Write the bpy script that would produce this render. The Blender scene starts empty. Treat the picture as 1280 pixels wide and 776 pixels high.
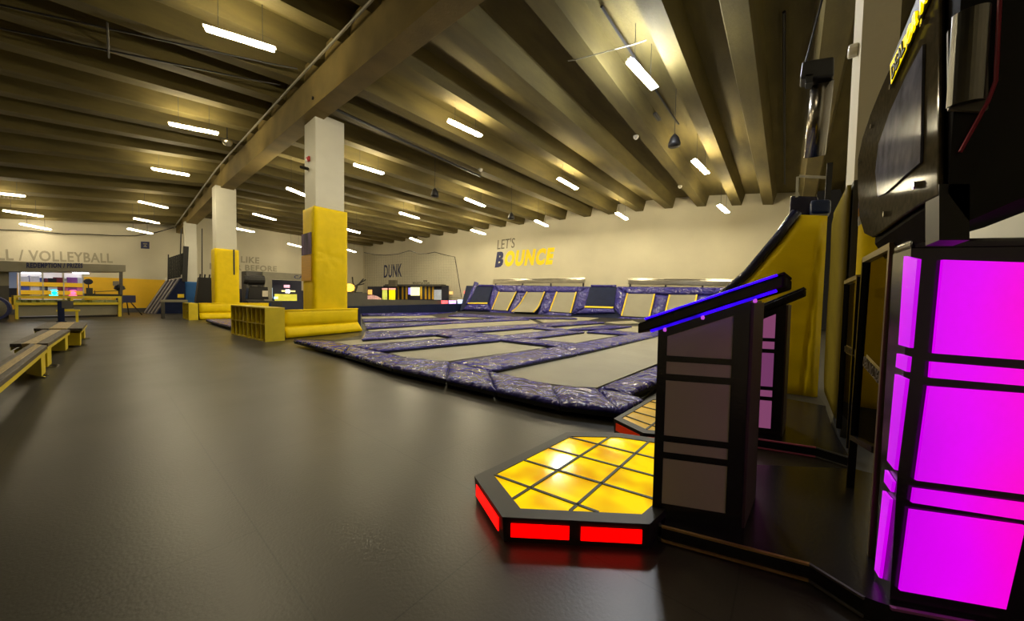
import bpy, math, random
from mathutils import Vector, Matrix, noise
random.seed(7)
S = bpy.context.scene
COL = S.collection
# ------------------------------------------------------------------ camera
F, EYE = 421.0, 1.25                       # focal length in pixels of a 1280 frame, lens height
def rotm(yaw, pitch, roll):
    return (Matrix.Rotation(yaw, 3, 'Z') @ Matrix.Rotation(pitch, 3, 'X') @
            Matrix(((1, 0, 0), (0, 0, -1), (0, 1, 0))) @ Matrix.Rotation(roll, 3, 'Z'))
RM = rotm(math.radians(-50.63), math.radians(-2.11), math.radians(1.02))
CAM = Vector((0, 0, EYE))
cd = bpy.data.cameras.new('camera'); cam = bpy.data.objects.new('camera', cd); COL.objects.link(cam)
cd.sensor_width = 36; cd.sensor_fit = 'HORIZONTAL'; cd.lens = F / 1280 * 36; cd.clip_start = .05; cd.clip_end = 200
cam.matrix_world = Matrix.Translation(CAM) @ RM.to_4x4()
S.camera = cam
def ray(x, y): return RM @ Vector(((x - 640) / F, -(y - 388) / F, -1))
def G(x, y, z=0.0):                         # point at height z
    d = ray(x, y); return CAM + d * ((z - EYE) / d.z)
def PX(x, y, X): d = ray(x, y); return CAM + d * (X / d.x)
def PY(x, y, Y): d = ray(x, y); return CAM + d * (Y / d.y)
def PN(x, y, p, n):                         # point on a plane
    d = ray(x, y); return CAM + d * ((Vector(p) - CAM).dot(n) / d.dot(n))
def PL(x, y, A, B):                         # point on the upright plane through plan points A, B
    n = Vector((-(B[1] - A[1]), B[0] - A[0], 0)); return PN(x, y, (A[0], A[1], 0), n)
BW = ((16.3, 32.3), (20.5, -.8)); FW = ((16.3, 32.3), (-6, 29.5))
def backx(Y): t = (Y - BW[0][1]) / (BW[1][1] - BW[0][1]); return BW[0][0] + t * (BW[1][0] - BW[0][0])
def fary(X): t = (X - FW[0][0]) / (FW[1][0] - FW[0][0]); return FW[0][1] + t * (FW[1][1] - FW[0][1])
def interp(x, pts):
    if x <= pts[0][0]: return pts[0][1]
    for (a, b), (c, d) in zip(pts[:-1], pts[1:]):
        if x <= c: return b + (d - b) * (x - a) / (c - a)
    return pts[-1][1]
# ------------------------------------------------------------------ materials
def nd(nt, t, **k):
    n = nt.nodes.new(t)
    for a, b in k.items():
        if hasattr(n, a): setattr(n, a, b)
        else: n.inputs[a].default_value = b
    return n
def mat(name, col, rough=.6, metal=0., var=.12, scale=6., bump=0., bscale=40., spec=.5, stretch=None, coat=0., bdist=.02, dist=0.):
    m = bpy.data.materials.new(name); m.use_nodes = True; nt = m.node_tree; b = nt.nodes['Principled BSDF']
    b.inputs['Roughness'].default_value = rough; b.inputs['Metallic'].default_value = metal
    b.inputs['Specular IOR Level'].default_value = spec
    if coat: b.inputs['Coat Weight'].default_value = coat; b.inputs['Coat Roughness'].default_value = .08
    tc = nd(nt, 'ShaderNodeTexCoord'); src = tc.outputs['Object']
    if stretch:
        mp = nd(nt, 'ShaderNodeMapping'); mp.inputs['Scale'].default_value = stretch
        nt.links.new(src, mp.inputs[0]); src = mp.outputs[0]
    nz = nd(nt, 'ShaderNodeTexNoise'); nz.inputs['Scale'].default_value = scale; nz.inputs['Detail'].default_value = 5
    nt.links.new(src, nz.inputs['Vector'])
    cr = nd(nt, 'ShaderNodeValToRGB'); e = cr.color_ramp.elements
    e[0].position, e[1].position = .3, .7
    e[0].color = tuple(c * (1 - var) for c in col) + (1,); e[1].color = tuple(min(1, c * (1 + var)) for c in col) + (1,)
    nt.links.new(nz.outputs['Fac'], cr.inputs[0]); nt.links.new(cr.outputs[0], b.inputs['Base Color'])
    if bump:
        n2 = nd(nt, 'ShaderNodeTexNoise'); n2.inputs['Scale'].default_value = bscale; n2.inputs['Detail'].default_value = 3; n2.inputs['Distortion'].default_value = dist
        nt.links.new(src, n2.inputs['Vector'])
        bp = nd(nt, 'ShaderNodeBump'); bp.inputs['Strength'].default_value = bump; bp.inputs['Distance'].default_value = bdist
        nt.links.new(n2.outputs['Fac'], bp.inputs['Height']); nt.links.new(bp.outputs[0], b.inputs['Normal'])
    return m
def emit(name, col, strength, base=None, var=0., scale=3.):
    m = bpy.data.materials.new(name); m.use_nodes = True; nt = m.node_tree; b = nt.nodes['Principled BSDF']
    b.inputs['Base Color'].default_value = (base or col) + (1,); b.inputs['Roughness'].default_value = .3
    b.inputs['Emission Color'].default_value = col + (1,); b.inputs['Emission Strength'].default_value = strength
    if var:
        tc = nd(nt, 'ShaderNodeTexCoord'); nz = nd(nt, 'ShaderNodeTexNoise'); nz.inputs['Scale'].default_value = scale
        nt.links.new(tc.outputs['Object'], nz.inputs['Vector'])
        mr = nd(nt, 'ShaderNodeMapRange'); mr.inputs['From Min'].default_value = .3; mr.inputs['From Max'].default_value = .7
        mr.inputs['To Min'].default_value = strength * (1 - var); mr.inputs['To Max'].default_value = strength * (1 + var)
        nt.links.new(nz.outputs['Fac'], mr.inputs['Value']); nt.links.new(mr.outputs[0], b.inputs['Emission Strength'])
    return m
def glass(name, tint, mixf=.12, rough=.05):
    m = bpy.data.materials.new(name); m.use_nodes = True; nt = m.node_tree; nt.nodes.clear()
    o = nd(nt, 'ShaderNodeOutputMaterial'); mx = nd(nt, 'ShaderNodeMixShader'); t = nd(nt, 'ShaderNodeBsdfTransparent'); g = nd(nt, 'ShaderNodeBsdfGlossy')
    t.inputs[0].default_value = tint + (1,); g.inputs['Roughness'].default_value = rough; mx.inputs[0].default_value = mixf
    nt.links.new(t.outputs[0], mx.inputs[1]); nt.links.new(g.outputs[0], mx.inputs[2]); nt.links.new(mx.outputs[0], o.inputs[0]); return m
def duo(name, col, g=.08, rough=.2, var=.2, scale=8., gcol=(1, 1, 1)):      # matt body with an even, weak sheen
    m = bpy.data.materials.new(name); m.use_nodes = True; nt = m.node_tree; nt.nodes.clear()
    o = nd(nt, 'ShaderNodeOutputMaterial'); mx = nd(nt, 'ShaderNodeMixShader'); d = nd(nt, 'ShaderNodeBsdfDiffuse'); gl = nd(nt, 'ShaderNodeBsdfGlossy')
    gl.inputs['Roughness'].default_value = rough; gl.inputs['Color'].default_value = gcol + (1,); mx.inputs[0].default_value = g
    tc = nd(nt, 'ShaderNodeTexCoord'); nz = nd(nt, 'ShaderNodeTexNoise'); nz.inputs['Scale'].default_value = scale; nz.inputs['Detail'].default_value = 5
    nt.links.new(tc.outputs['Object'], nz.inputs['Vector']); cr = nd(nt, 'ShaderNodeValToRGB'); e = cr.color_ramp.elements
    e[0].position, e[1].position = .3, .7; e[0].color = tuple(c * (1 - var) for c in col) + (1,); e[1].color = tuple(min(1, c * (1 + var)) for c in col) + (1,)
    nt.links.new(nz.outputs['Fac'], cr.inputs[0]); nt.links.new(cr.outputs[0], d.inputs['Color'])
    nt.links.new(d.outputs[0], mx.inputs[1]); nt.links.new(gl.outputs[0], mx.inputs[2]); nt.links.new(mx.outputs[0], o.inputs[0]); return m
def netmat(name, col, cell=.05, fill=.25):
    m = bpy.data.materials.new(name); m.use_nodes = True; nt = m.node_tree; b = nt.nodes['Principled BSDF']
    b.inputs['Base Color'].default_value = col + (1,); b.inputs['Roughness'].default_value = .8
    tc = nd(nt, 'ShaderNodeTexCoord'); sx = nd(nt, 'ShaderNodeSeparateXYZ'); nt.links.new(tc.outputs['Object'], sx.inputs[0])
    ad = nd(nt, 'ShaderNodeMath', operation='SUBTRACT'); nt.links.new(sx.outputs[0], ad.inputs[0]); nt.links.new(sx.outputs[1], ad.inputs[1])
    res = []
    for s in (ad.outputs[0], sx.outputs[2]):
        d = nd(nt, 'ShaderNodeMath', operation='DIVIDE'); d.inputs[1].default_value = cell; nt.links.new(s, d.inputs[0])
        fr = nd(nt, 'ShaderNodeMath', operation='FRACT'); nt.links.new(d.outputs[0], fr.inputs[0])
        l = nd(nt, 'ShaderNodeMath', operation='LESS_THAN'); l.inputs[1].default_value = fill; nt.links.new(fr.outputs[0], l.inputs[0]); res.append(l)
    mxm = nd(nt, 'ShaderNodeMath', operation='MAXIMUM'); nt.links.new(res[0].outputs[0], mxm.inputs[0]); nt.links.new(res[1].outputs[0], mxm.inputs[1])
    nt.links.new(mxm.outputs[0], b.inputs['Alpha']); return m

M = {}
def vinyl(name, col, rough=.26, var=.1, bump=.6, bscale=9., spec=.5, bdist=.02, dist=0.):
    return mat(name, col, rough, 0, var, 3., bump, bscale, spec, bdist=bdist, dist=dist)
M['concrete'] = mat('ceiling concrete', (.105, .081, .020), .8, 0, .25, 2.2, .25, 30, stretch=(.35, 1.5, 1.5))
M['beam'] = mat('beam concrete', (.20, .145, .042), .8, 0, .22, 1.2, .2, 20)
M['wall'] = mat('cream wall paint', (.60, .555, .41), .75, 0, .05, .7, .15, 14)
M['white'] = mat('white column paint', (.66, .64, .54), .6, 0, .04, 1.5, .05, 30)
M['dark_paint'] = mat('charcoal wall paint', (.035, .032, .028), .5, 0, .1, 2)
M['yellow_paint'] = mat('yellow wall paint', (.80, .47, .01), .6, 0, .06, 1.5)
M['blue_paint'] = mat('bright blue wall paint', (.01, .11, .35), .6, 0, .06, 1.5)
M['navy_paint'] = mat('navy wall paint', (.015, .018, .05), .6, 0, .08, 1.5)
M['yellow'] = vinyl('yellow vinyl', (.92, .67, .001), .5, .06, .35, 7, .22)
M['yellow_wood'] = mat('yellow painted wood', (.72, .56, .02), .45, 0, .08, 4, .06, 30)
M['blue'] = vinyl('royal blue vinyl', (.042, .037, .25), .17, .15, 1., 2.6, .6, .22, .8)
M['navy'] = vinyl('navy vinyl', (.007, .013, .05), .55, .15, .4, 6, .2)
M['bed'] = mat('grey trampoline mesh', (.30, .28, .205), .55, 0, .08, 1.3, .15, 260)
M['black'] = mat('matte black', (.012, .011, .011), .5, 0, .2, 8)
M['flat_black'] = duo('flat black', (.010, .009, .010), .03, .25)
M['gloss_black'] = mat('gloss black laminate', (.010, .009, .010), .22, 0, .2, 8, .03, 60)
M['rubber'] = mat('black rubber skirt', (.010, .010, .012), .6, 0, .2, 8)
M['steel'] = mat('bright steel', (.62, .58, .48), .28, 1, .15, 9, .2, 20, stretch=(1, .2, 1))
M['chrome'] = mat('chrome', (.8, .8, .8), .12, 1, .03, 9)
M['grey'] = mat('grey panel', (.25, .23, .17), .6, 0, .1, 3)
M['greyd'] = mat('dark grey panel', (.075, .07, .062), .6, 0, .1, 3)
M['trim_yellow'] = mat('yellow edging', (.85, .62, .02), .5, 0, .05, 5)
M['navy_ink'] = mat('navy lettering', (.02, .025, .10), .6, 0, .05, 3)
M['grey_ink'] = mat('grey lettering', (.34, .31, .22), .7, 0, .08, 3)
M['dgrey_ink'] = mat('dark grey lettering', (.16, .14, .10), .7, 0, .08, 3)
M['yellow_ink'] = mat('yellow lettering', (.95, .70, .0), .6, 0, .05, 3)
M['tube_far'] = emit('lit tube further off', (1.0, .86, .60), 36)
M['tube_added'] = emit('added overhead tube', (1.0, .86, .60), 65)
M['tube_cool'] = emit('cool lit tube', (.92, .95, 1.0), 330)
M['tube'] = emit('lit tube', (1.0, .86, .56), 158)
M['housing'] = mat('white lamp housing', (.7, .66, .55), .4, 0, .05, 5)
M['wood'] = mat('pale wood plank', (.40, .29, .11), .45, 0, .22, 9, .1, 40, stretch=(6, .5, 6))
M['wood_dark'] = mat('weathered grey plank', (.085, .07, .06), .5, 0, .5, 9, .1, 40, stretch=(6, .5, 6))
M['red'] = mat('red plastic', (.5, .02, .02), .4)
M['gold'] = mat('brass edge strip', (.55, .34, .13), .35, .6, .2, 9)
M['frost'] = mat('smoked translucent panel', (.52, .46, .38), .5, 0, .05, 2, .1, 300)
M['brownside'] = mat('brown laminate', (.06, .03, .028), .5, 0, .15, 4)
M['clear'] = glass('clear acrylic', (.62, .58, .50), .06)
M['vitrine'] = glass('display glass', (.9, .92, .85), .08)
M['slat'] = mat('pale slat', (.20, .185, .19), .5)
M['net'] = netmat('black netting', (.02, .02, .018), .12, .05)
M['net_dense'] = netmat('dense black netting', (.015, .015, .013), .06, .62)
# floor: dark rubber flooring, faint seams, soft sheen
m = mat('dark rubber flooring', (.034, .030, .022), .36, 0, .2, 1.1, .06, 60, .5); M['floor'] = m
nt = m.node_tree; b = nt.nodes['Principled BSDF']; tc = nd(nt, 'ShaderNodeTexCoord')
mp = nd(nt, 'ShaderNodeMapping'); mp.inputs['Location'].default_value = (1.13, .5, 0); mp.inputs['Rotation'].default_value = (0, 0, math.radians(90))
br = nd(nt, 'ShaderNodeTexBrick'); br.inputs['Scale'].default_value = .25; br.inputs['Mortar Size'].default_value = .0012; br.inputs['Mortar Smooth'].default_value = .6
br.inputs['Color1'].default_value = br.inputs['Color2'].default_value = (1, 1, 1, 1); br.inputs['Mortar'].default_value = (.55, .55, .55, 1)
nt.links.new(tc.outputs['Object'], mp.inputs[0]); nt.links.new(mp.outputs[0], br.inputs['Vector'])
mul = nd(nt, 'ShaderNodeMixRGB', blend_type='MULTIPLY'); mul.inputs[0].default_value = 1
old = b.inputs['Base Color'].links[0].from_socket
nt.links.new(old, mul.inputs[1]); nt.links.new(br.outputs['Color'], mul.inputs[2]); nt.links.new(mul.outputs[0], b.inputs['Base Color'])
nz = nd(nt, 'ShaderNodeTexNoise'); nz.inputs['Scale'].default_value = .9; nz.inputs['Detail'].default_value = 2
mr = nd(nt, 'ShaderNodeMapRange'); mr.inputs['To Min'].default_value = .32; mr.inputs['To Max'].default_value = .42
nt.links.new(tc.outputs['Object'], nz.inputs['Vector']); nt.links.new(nz.outputs['Fac'], mr.inputs['Value']); nt.links.new(mr.outputs[0], b.inputs['Roughness'])

# ------------------------------------------------------------------ mesh building
class MB:
    def __init__(s): s.v = []; s.f = []
    def add(s, pts, faces):
        n = len(s.v); s.v += [Vector(p) for p in pts]; s.f += [tuple(i + n for i in f) for f in faces]; return s
    def prism(s, pts, vec):
        pts = [Vector(p) for p in pts]; vec = Vector(vec); n = len(pts)
        nrm = Vector((0, 0, 0))
        for i in range(n): nrm += pts[i].cross(pts[(i + 1) % n])
        if nrm.dot(vec) > 0: pts = pts[::-1]
        return s.add(pts + [p + vec for p in pts], [tuple(range(n)), tuple(range(2 * n - 1, n - 1, -1))] +
                     [(i, i + n, (i + 1) % n + n, (i + 1) % n) for i in range(n)])
    def box(s, c, size, rz=0.):
        R = Matrix.Rotation(rz, 3, 'Z'); x, y, z = (q / 2 for q in size); c = Vector(c)
        return s.prism([c + R @ Vector(p) for p in ((-x, -y, -z), (x, -y, -z), (x, y, -z), (-x, y, -z))], (0, 0, 2 * z))
    def bar(s, a, b, w, h=None, up=(0, 0, 1)):       # rectangular bar from a to b
        a, b = Vector(a), Vector(b); d = (b - a).normalized(); u = Vector(up)
        if abs(d.dot(u)) > .95: u = Vector((1, 0, 0))
        sd = d.cross(u).normalized() * w / 2; uu = sd.cross(d).normalized() * (h or w) / 2
        return s.prism([a - sd - uu, a + sd - uu, a + sd + uu, a - sd + uu], b - a)
    def tube(s, pts, r, n=8):
        pts = [Vector(p) for p in pts]; rings = []
        for i, p in enumerate(pts):
            d = (pts[min(i + 1, len(pts) - 1)] - pts[max(i - 1, 0)]).normalized()
            u = Vector((0, 0, 1)) if abs(d.z) < .9 else Vector((1, 0, 0))
            a = d.cross(u).normalized(); c = a.cross(d)
            rings.append([p + (a * math.cos(t) + c * math.sin(t)) * r for t in (2 * math.pi * k / n for k in range(n))])
        fs = [(i * n + k, i * n + (k + 1) % n, (i + 1) * n + (k + 1) % n, (i + 1) * n + k) for i in range(len(pts) - 1) for k in range(n)]
        return s.add([p for q in rings for p in q], fs + [tuple(range(n))[::-1], tuple((len(pts) - 1) * n + k for k in range(n))])
    def lathe(s, c, prof, n=16):
        c = Vector(c); vs = [c + Vector((r * math.cos(2 * math.pi * k / n), r * math.sin(2 * math.pi * k / n), z)) for r, z in prof for k in range(n)]
        L = len(prof)
        return s.add(vs, [(i * n + k, i * n + (k + 1) % n, (i + 1) * n + (k + 1) % n, (i + 1) * n + k) for i in range(L - 1) for k in range(n)] +
                     [tuple(range(n))[::-1], tuple((L - 1) * n + k for k in range(n))])
    def sheet(s, fn, nu, nv):
        return s.add([fn(i / nu, j / nv) for j in range(nv + 1) for i in range(nu + 1)],
                     [(j * (nu + 1) + i, j * (nu + 1) + i + 1, (j + 1) * (nu + 1) + i + 1, (j + 1) * (nu + 1) + i) for j in range(nv) for i in range(nu)])
    def pad(s, q, th, amp=.012, seg=.12, freq=5., down=(0, 0, -1), fn=None):   # soft padded slab: q = 4 top corners, puffed top, rounded rim
        a, b, c, d = (Vector(p) for p in q); dn = Vector(down).normalized()
        if (b - a).cross(d - a).dot(dn) > 0: a, b, c, d = d, c, b, a
        nu = max(3, min(70, int(max((b - a).length, (c - d).length) / seg))); nv = max(3, min(60, int(max((d - a).length, (c - b).length) / seg)))
        P = []
        for j in range(nv + 1):
            for i in range(nu + 1):
                u, v = i / nu, j / nv
                p = (a * (1 - u) + b * u) * (1 - v) + (d * (1 - u) + c * u) * v
                w = noise.noise(p * freq) + .6 * noise.noise(p * freq * 2.3 + Vector((9, 3, 1)))
                rim = i in (0, nu) or j in (0, nv)
                P.append(p - dn * (amp * w * (0 if rim else 1)) + dn * (th * .45 if rim else 0) - (dn * fn(p) if fn and not rim else Vector((0, 0, 0))))
        n0 = len(P); W = nu + 1
        ring = [i for i in range(nu)] + [j * W + nu for j in range(nv)] + [nv * W + nu - i for i in range(nu)] + [(nv - j) * W for j in range(nv)]
        base = [P[k] + dn * th * .55 for k in ring]
        fs = [(j * W + i, j * W + i + 1, (j + 1) * W + i + 1, (j + 1) * W + i) for j in range(nv) for i in range(nu)]
        m = len(ring)
        fs += [(ring[k], n0 + k, n0 + (k + 1) % m, ring[(k + 1) % m]) for k in range(m)] + [tuple(n0 + m - 1 - k for k in range(m))]
        return s.add(P + base, fs)
    def build(s, name, m, parent=None, origin=None, smooth=False, bevel=0., seg=2):
        me = bpy.data.meshes.new(name)
        o = bpy.data.objects.new(name, me); COL.objects.link(o)
        if parent is not None:
            org = ORIG[parent.name]; o.parent = parent; ORIG[o.name] = org
        else:
            org = Vector(origin) if origin is not None else Vector((sum(p.x for p in s.v) / len(s.v), sum(p.y for p in s.v) / len(s.v), min(p.z for p in s.v)))
            o.location = org; ORIG[o.name] = org
        me.from_pydata([p - org for p in s.v], [], s.f); me.materials.append(M[m] if isinstance(m, str) else m)
        if smooth: me.polygons.foreach_set('use_smooth', [True] * len(me.polygons))
        me.update(); LASTOBJ[0] = o
        if bevel:
            bm = o.modifiers.new('soft edges', 'BEVEL'); bm.width = bevel; bm.segments = seg; bm.limit_method = 'ANGLE'; bm.angle_limit = math.radians(40)
        return o
LASTOBJ = [None]
ORIG = {}
def thing(name, label, cat, loc, group=None):
    o = bpy.data.objects.new(name, None); COL.objects.link(o); o.location = loc; o.empty_display_size = .2
    ORIG[o.name] = Vector(loc); return tag(o, label, cat, group)
def tag(o, label, cat, group=None, kind=None):
    o['label'] = label; o['category'] = cat
    if group: o['group'] = group
    if kind: o['kind'] = kind
    return o
def struct(o, label=None):
    o['kind'] = 'structure'
    if label: o['label'] = label
    return o
def lettering(body, BL, BR, TL, m, bold=.0, shear=0., depth=.006, name='painted_lettering', parent=None):
    """letters as a thin mesh filling the parallelogram BL-BR-TL"""
    cu = bpy.data.curves.new('t', 'FONT'); cu.body = body; cu.offset = bold; cu.shear = shear; cu.extrude = .0001; cu.space_character = 1 + bold * 3.2; cu.resolution_u = 3
    ob = bpy.data.objects.new('t', cu); COL.objects.link(ob)
    dg = bpy.context.evaluated_depsgraph_get(); me = bpy.data.meshes.new_from_object(ob.evaluated_get(dg))
    bpy.data.objects.remove(ob)
    xs = [v.co.x for v in me.vertices]; ys = [v.co.y for v in me.vertices]; zs = [v.co.z for v in me.vertices]
    x0, x1, y0, y1, z1 = min(xs), max(xs), min(ys), max(ys), max(max(zs), 1e-6)
    BL, BR, TL = Vector(BL), Vector(BR), Vector(TL); r, u = BR - BL, TL - BL; n = r.cross(u).normalized()
    mb = MB(); mb.v = [BL + r * ((v.co.x - x0) / (x1 - x0)) + u * ((v.co.y - y0) / (y1 - y0)) + n * (depth * (v.co.z / z1)) for v in me.vertices]
    mb.f = [tuple(p.vertices) for p in me.polygons]
    bpy.data.meshes.remove(me); bpy.data.curves.remove(cu)
    return mb.build(name, m, parent)

# ------------------------------------------------------------------ the room
def zright(X, Y):                            # underside of the ribs, hall right of the beam
    zb = interp(Y, [(-3, 6.3), (0, 6.6), (4, 7.0), (20, 7.0), (31, 6.2)])
    zw = interp(Y, [(-3, 5.7), (0, 5.8), (1, 5.93), (2, 6.03), (3.7, 6.2), (5.3, 6.3), (10, 6.36), (15, 6.35), (20, 6.28), (32, 5.95)])
    t = (X - 4) / (backx(Y) - 4); return zb + (zw - zb) * t
BEAM = [(-5, 4.0, 6.6), (2, 4.0, 6.6), (11, 4.0, 6.72), (21.5, 3.82, 6.45), (30.85, 3.1, 5.02)]     # Y, X of left edge, underside height
def beam(Y): return interp(Y, [(a, b) for a, b, c in BEAM]), interp(Y, [(a, c) for a, b, c in BEAM])
def zleft(X, Y):
    bx, bz = beam(Y); zb = bz + interp(Y, [(0, 1.05), (21, .85), (30.8, .14)])
    zl = interp(Y, [(0, 6.85), (14, 6.85), (20, 6.45), (26, 5.4), (29.7, 4.5)])
    t = (bx - X) / (bx + 4); return zb + (zl - zb) * min(t, 1.6)
mb = MB()
def ribs(ys, x0f, x1f, zf, ylo, yhi, n, dep=.55, skew=None):
    prof = [(ylo, dep)]
    for y in ys:
        prof += [(y - .33, dep), (y - .2, .0), (y + .2, .0), (y + .33, dep)]
    prof += [(yhi, dep)]
    def fn(u, v):
        y, dz = prof[round(v * (len(prof) - 1))]; xa, xb = x0f(y), x1f(y); X = xa + (xb - xa) * u
        if skew: y = y * (1 + (skew(y) - 1) * (1 - u)); xa = x0f(y); xb = x1f(y); X = xa + (xb - xa) * u
        return Vector((X, y, zf(X, y) + dz))
    mb.sheet(fn, n, len(prof) - 1)
YR = [-1.9, -.5, .94, 2.18, 3.7, 5.25, 6.75, 8.3, 9.8, 11.45] + [13 + 1.5 * k for k in range(13)]
ribs(YR, lambda y: beam(y)[0] + .3, lambda y: backx(y) + .1, zright, -3.2, 32.6, 8, skew=lambda y: interp(y, [(2.3, 1.), (6.7, 1.16), (20, 1.12), (32, 1.0)]))
YL = [14.7 + 1.47 * k for k in range(-11, 12)]
YL = [y for y in YL if y < 30.2]
ribs(YL, lambda y: -12., lambda y: beam(y)[0] + .25, zleft, -3.2, 31.4, 8)
struct(mb.build('ceiling', 'concrete'), 'ribbed concrete ceiling of the hall')
mb = MB()                                    # main beam
for (ya, xa, za), (yb, xb, zb) in zip(BEAM[:-1], BEAM[1:]):
    ha, hb = (1.4, 1.4) if yb < 22 else (1.3, .6)
    q = lambda x, y, z, h: [Vector((x, y, z)), Vector((x + .5, y, z)), Vector((x + .5, y, z + h)), Vector((x, y, z + h))]
    A, B = q(xa, ya + .004, za, ha), q(xb, yb - .004, zb, hb)
    mb.add(A + B, [(3, 2, 1, 0), (4, 5, 6, 7), (0, 1, 5, 4), (1, 2, 6, 5), (2, 3, 7, 6), (3, 0, 4, 7)])
struct(mb.build('trim_1', 'beam'), 'long concrete ceiling beam carried by the columns')
mb = MB(); mb.prism([(-12, -4, 0), (22, -4, 0), (22, 34, 0), (-12, 34, 0)], (0, 0, -.2)); struct(mb.build('floor', 'floor', origin=(0, 0, 0)), 'dark rubber floor')
def wallpanel(name, A, B, z0, z1, m, th=.2, off=0.):
    A, B = Vector((A[0], A[1], 0)), Vector((B[0], B[1], 0)); n = Vector((-(B - A).y, (B - A).x, 0)).normalized()
    if n.dot(Vector((6, 12, 0)) - A) > 0: n = -n       # outwards
    A, B = A - n * off, B - n * off
    return MB().prism([A + Vector((0, 0, z0)), B + Vector((0, 0, z0)), B + Vector((0, 0, z1)), A + Vector((0, 0, z1))], n * th).build(name, m)
struct(wallpanel('wall_back', BW[0], BW[1], 0, 7.2, 'wall'), 'cream painted back wall')
struct(wallpanel('wall_far', FW[0], (-12, fary(-12)), 0, 7.6, 'wall'), 'cream painted far wall')
struct(wallpanel('wall_left', (-12, 34), (-12, -4), 0, 8, 'wall'))
struct(wallpanel('wall_right', (22, -1.75), (-12, -1.75), 0, 7.6, 'wall'), 'cream wall behind the game machine')
def shiftp(A, n, off): return (A[0] + n[0] * off, A[1] + n[1] * off)
def fwp(x, y, off=0.): n = (.1246, -.9922); return PL(x, y, shiftp(FW[0], n, off), shiftp(FW[1], n, off))
def bwp(x, y, off=0.): n = (-.992, -.1259); return PL(x, y, shiftp(BW[0], n, off), shiftp(BW[1], n, off))
# painted bands of the far wall
def band(name, xa, xb, z0, z1, m):
    A, B = fwp(xa, 380), fwp(xb, 380)
    return struct(wallpanel(name, (A.x, A.y), (B.x, B.y), z0, z1, m, .03, .035))
zy = fwp(160, 348).z
band('trim_2', -140, 231.5, .25, zy, 'yellow_paint')['label'] = 'yellow painted lower band of the far wall'
band('trim_3', 231.8, 268, .25, fwp(240, 353).z, 'blue_paint')['label'] = 'bright blue painted band of the far wall'
band('trim_4', 268.3, 453, .25, fwp(300, 361).z, 'navy_paint')['label'] = 'navy painted band of the far wall'
band('baseboard_far', -140, 453, 0, .245, 'greyd')
# ------------------------------------------------------------------ columns
def column(pxl, pxc, pxr, Y, ztop_px, label):
    c = PY(pxc, 300, Y); r = PY(pxr, 300, Y); X0, X1 = c.x, r.x
    zt = beam(Y + .4)[1] + .15
    w = X1 - X0; d = w
    o = MB().box(((X0 + X1) / 2, Y + d / 2, zt / 2), (w, d, zt)).build('column', 'white', bevel=.02); struct(o, label)
    return X0, X1, Y, d
C1 = column(380, 394.5, 430.5, 11.42, 139, 'nearest white square column carrying the beam')
C2 = column(262, 270, 296, 21.75, 243, 'second white square column carrying the beam')
C3 = column(224, 231, 246, 28.2, 286, 'third white square column near the far wall')
for i, (C, zt) in enumerate(((C1, 139), (C2, 243))):          # concrete corbel + joint block above the columns
    X0, X1, Y, d = C
def padwrap(C, ztop, zbot, label, crease=None, vm='yellow'):
    X0, X1, Y, d = C; t = .07; g = .012
    e = thing('padding_wrap', label, 'column padding', ((X0 + X1) / 2, Y + d / 2, zbot))
    def pinch(p):
        if not crease: return 0
        rx, rz = p.x - crease[0], p.z - crease[1]; r = math.hypot(rx, rz); th = math.atan2(rz, rx)
        return -.035 * math.exp(-r / .55) * (.5 + .5 * math.cos(7 * th + .6)) - .03 * math.exp(-(r / .1) ** 2)
    a = X0 - t; b = X1 + t
    MB().pad([(a, Y - t - g, zbot), (b, Y - t - g, zbot), (b, Y - t - g, ztop), (a, Y - t - g, ztop)], t, .008, .07, 2.4, (0, 1, 0), pinch).build('front_panel', vm, e, smooth=True)
    for nm, xx, sgn in (('side_panel', X0 - g, -1), ('side_panel', X1 + g, 1)):
        MB().pad([(xx + sgn * t, Y - .055, zbot), (xx + sgn * t, Y + d, zbot), (xx + sgn * t, Y + d, ztop), (xx + sgn * t, Y - .055, ztop)], t, .008, .1, 2.2, (-sgn, 0, 0)).build(nm, vm, e, smooth=True)
    return e
z1t, z1b = PY(394, 257, C1[2] - .08).z, PY(394, 384, C1[2] - .08).z
padwrap(C1, z1t, .42, 'creased yellow vinyl padding around the nearest column', (PY(407, 320, C1[2]).x, PY(407, 320, C1[2]).z))
z2t, z2b = PY(270, 310, C2[2] - .08).z, PY(270, 377, C2[2] - .08).z
e2 = padwrap(C2, z2t, .42, 'yellow vinyl padding with a black strap around the second column')
MB().box((PY(292.5, 326, C2[2] - .1).x, C2[2] - .098, (PY(292, 312, C2[2]).z + PY(292, 343.5, C2[2]).z) / 2), (.06, .02, PY(292, 312, C2[2]).z - PY(292, 343.5, C2[2]).z)).build('strap', 'black', e2)['label'] = 'black vertical strap'
padwrap(C3, PY(238, 352, C3[2] - .08).z, .02, 'bright blue padding around the foot of the third column', None, 'blue_paint')
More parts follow.
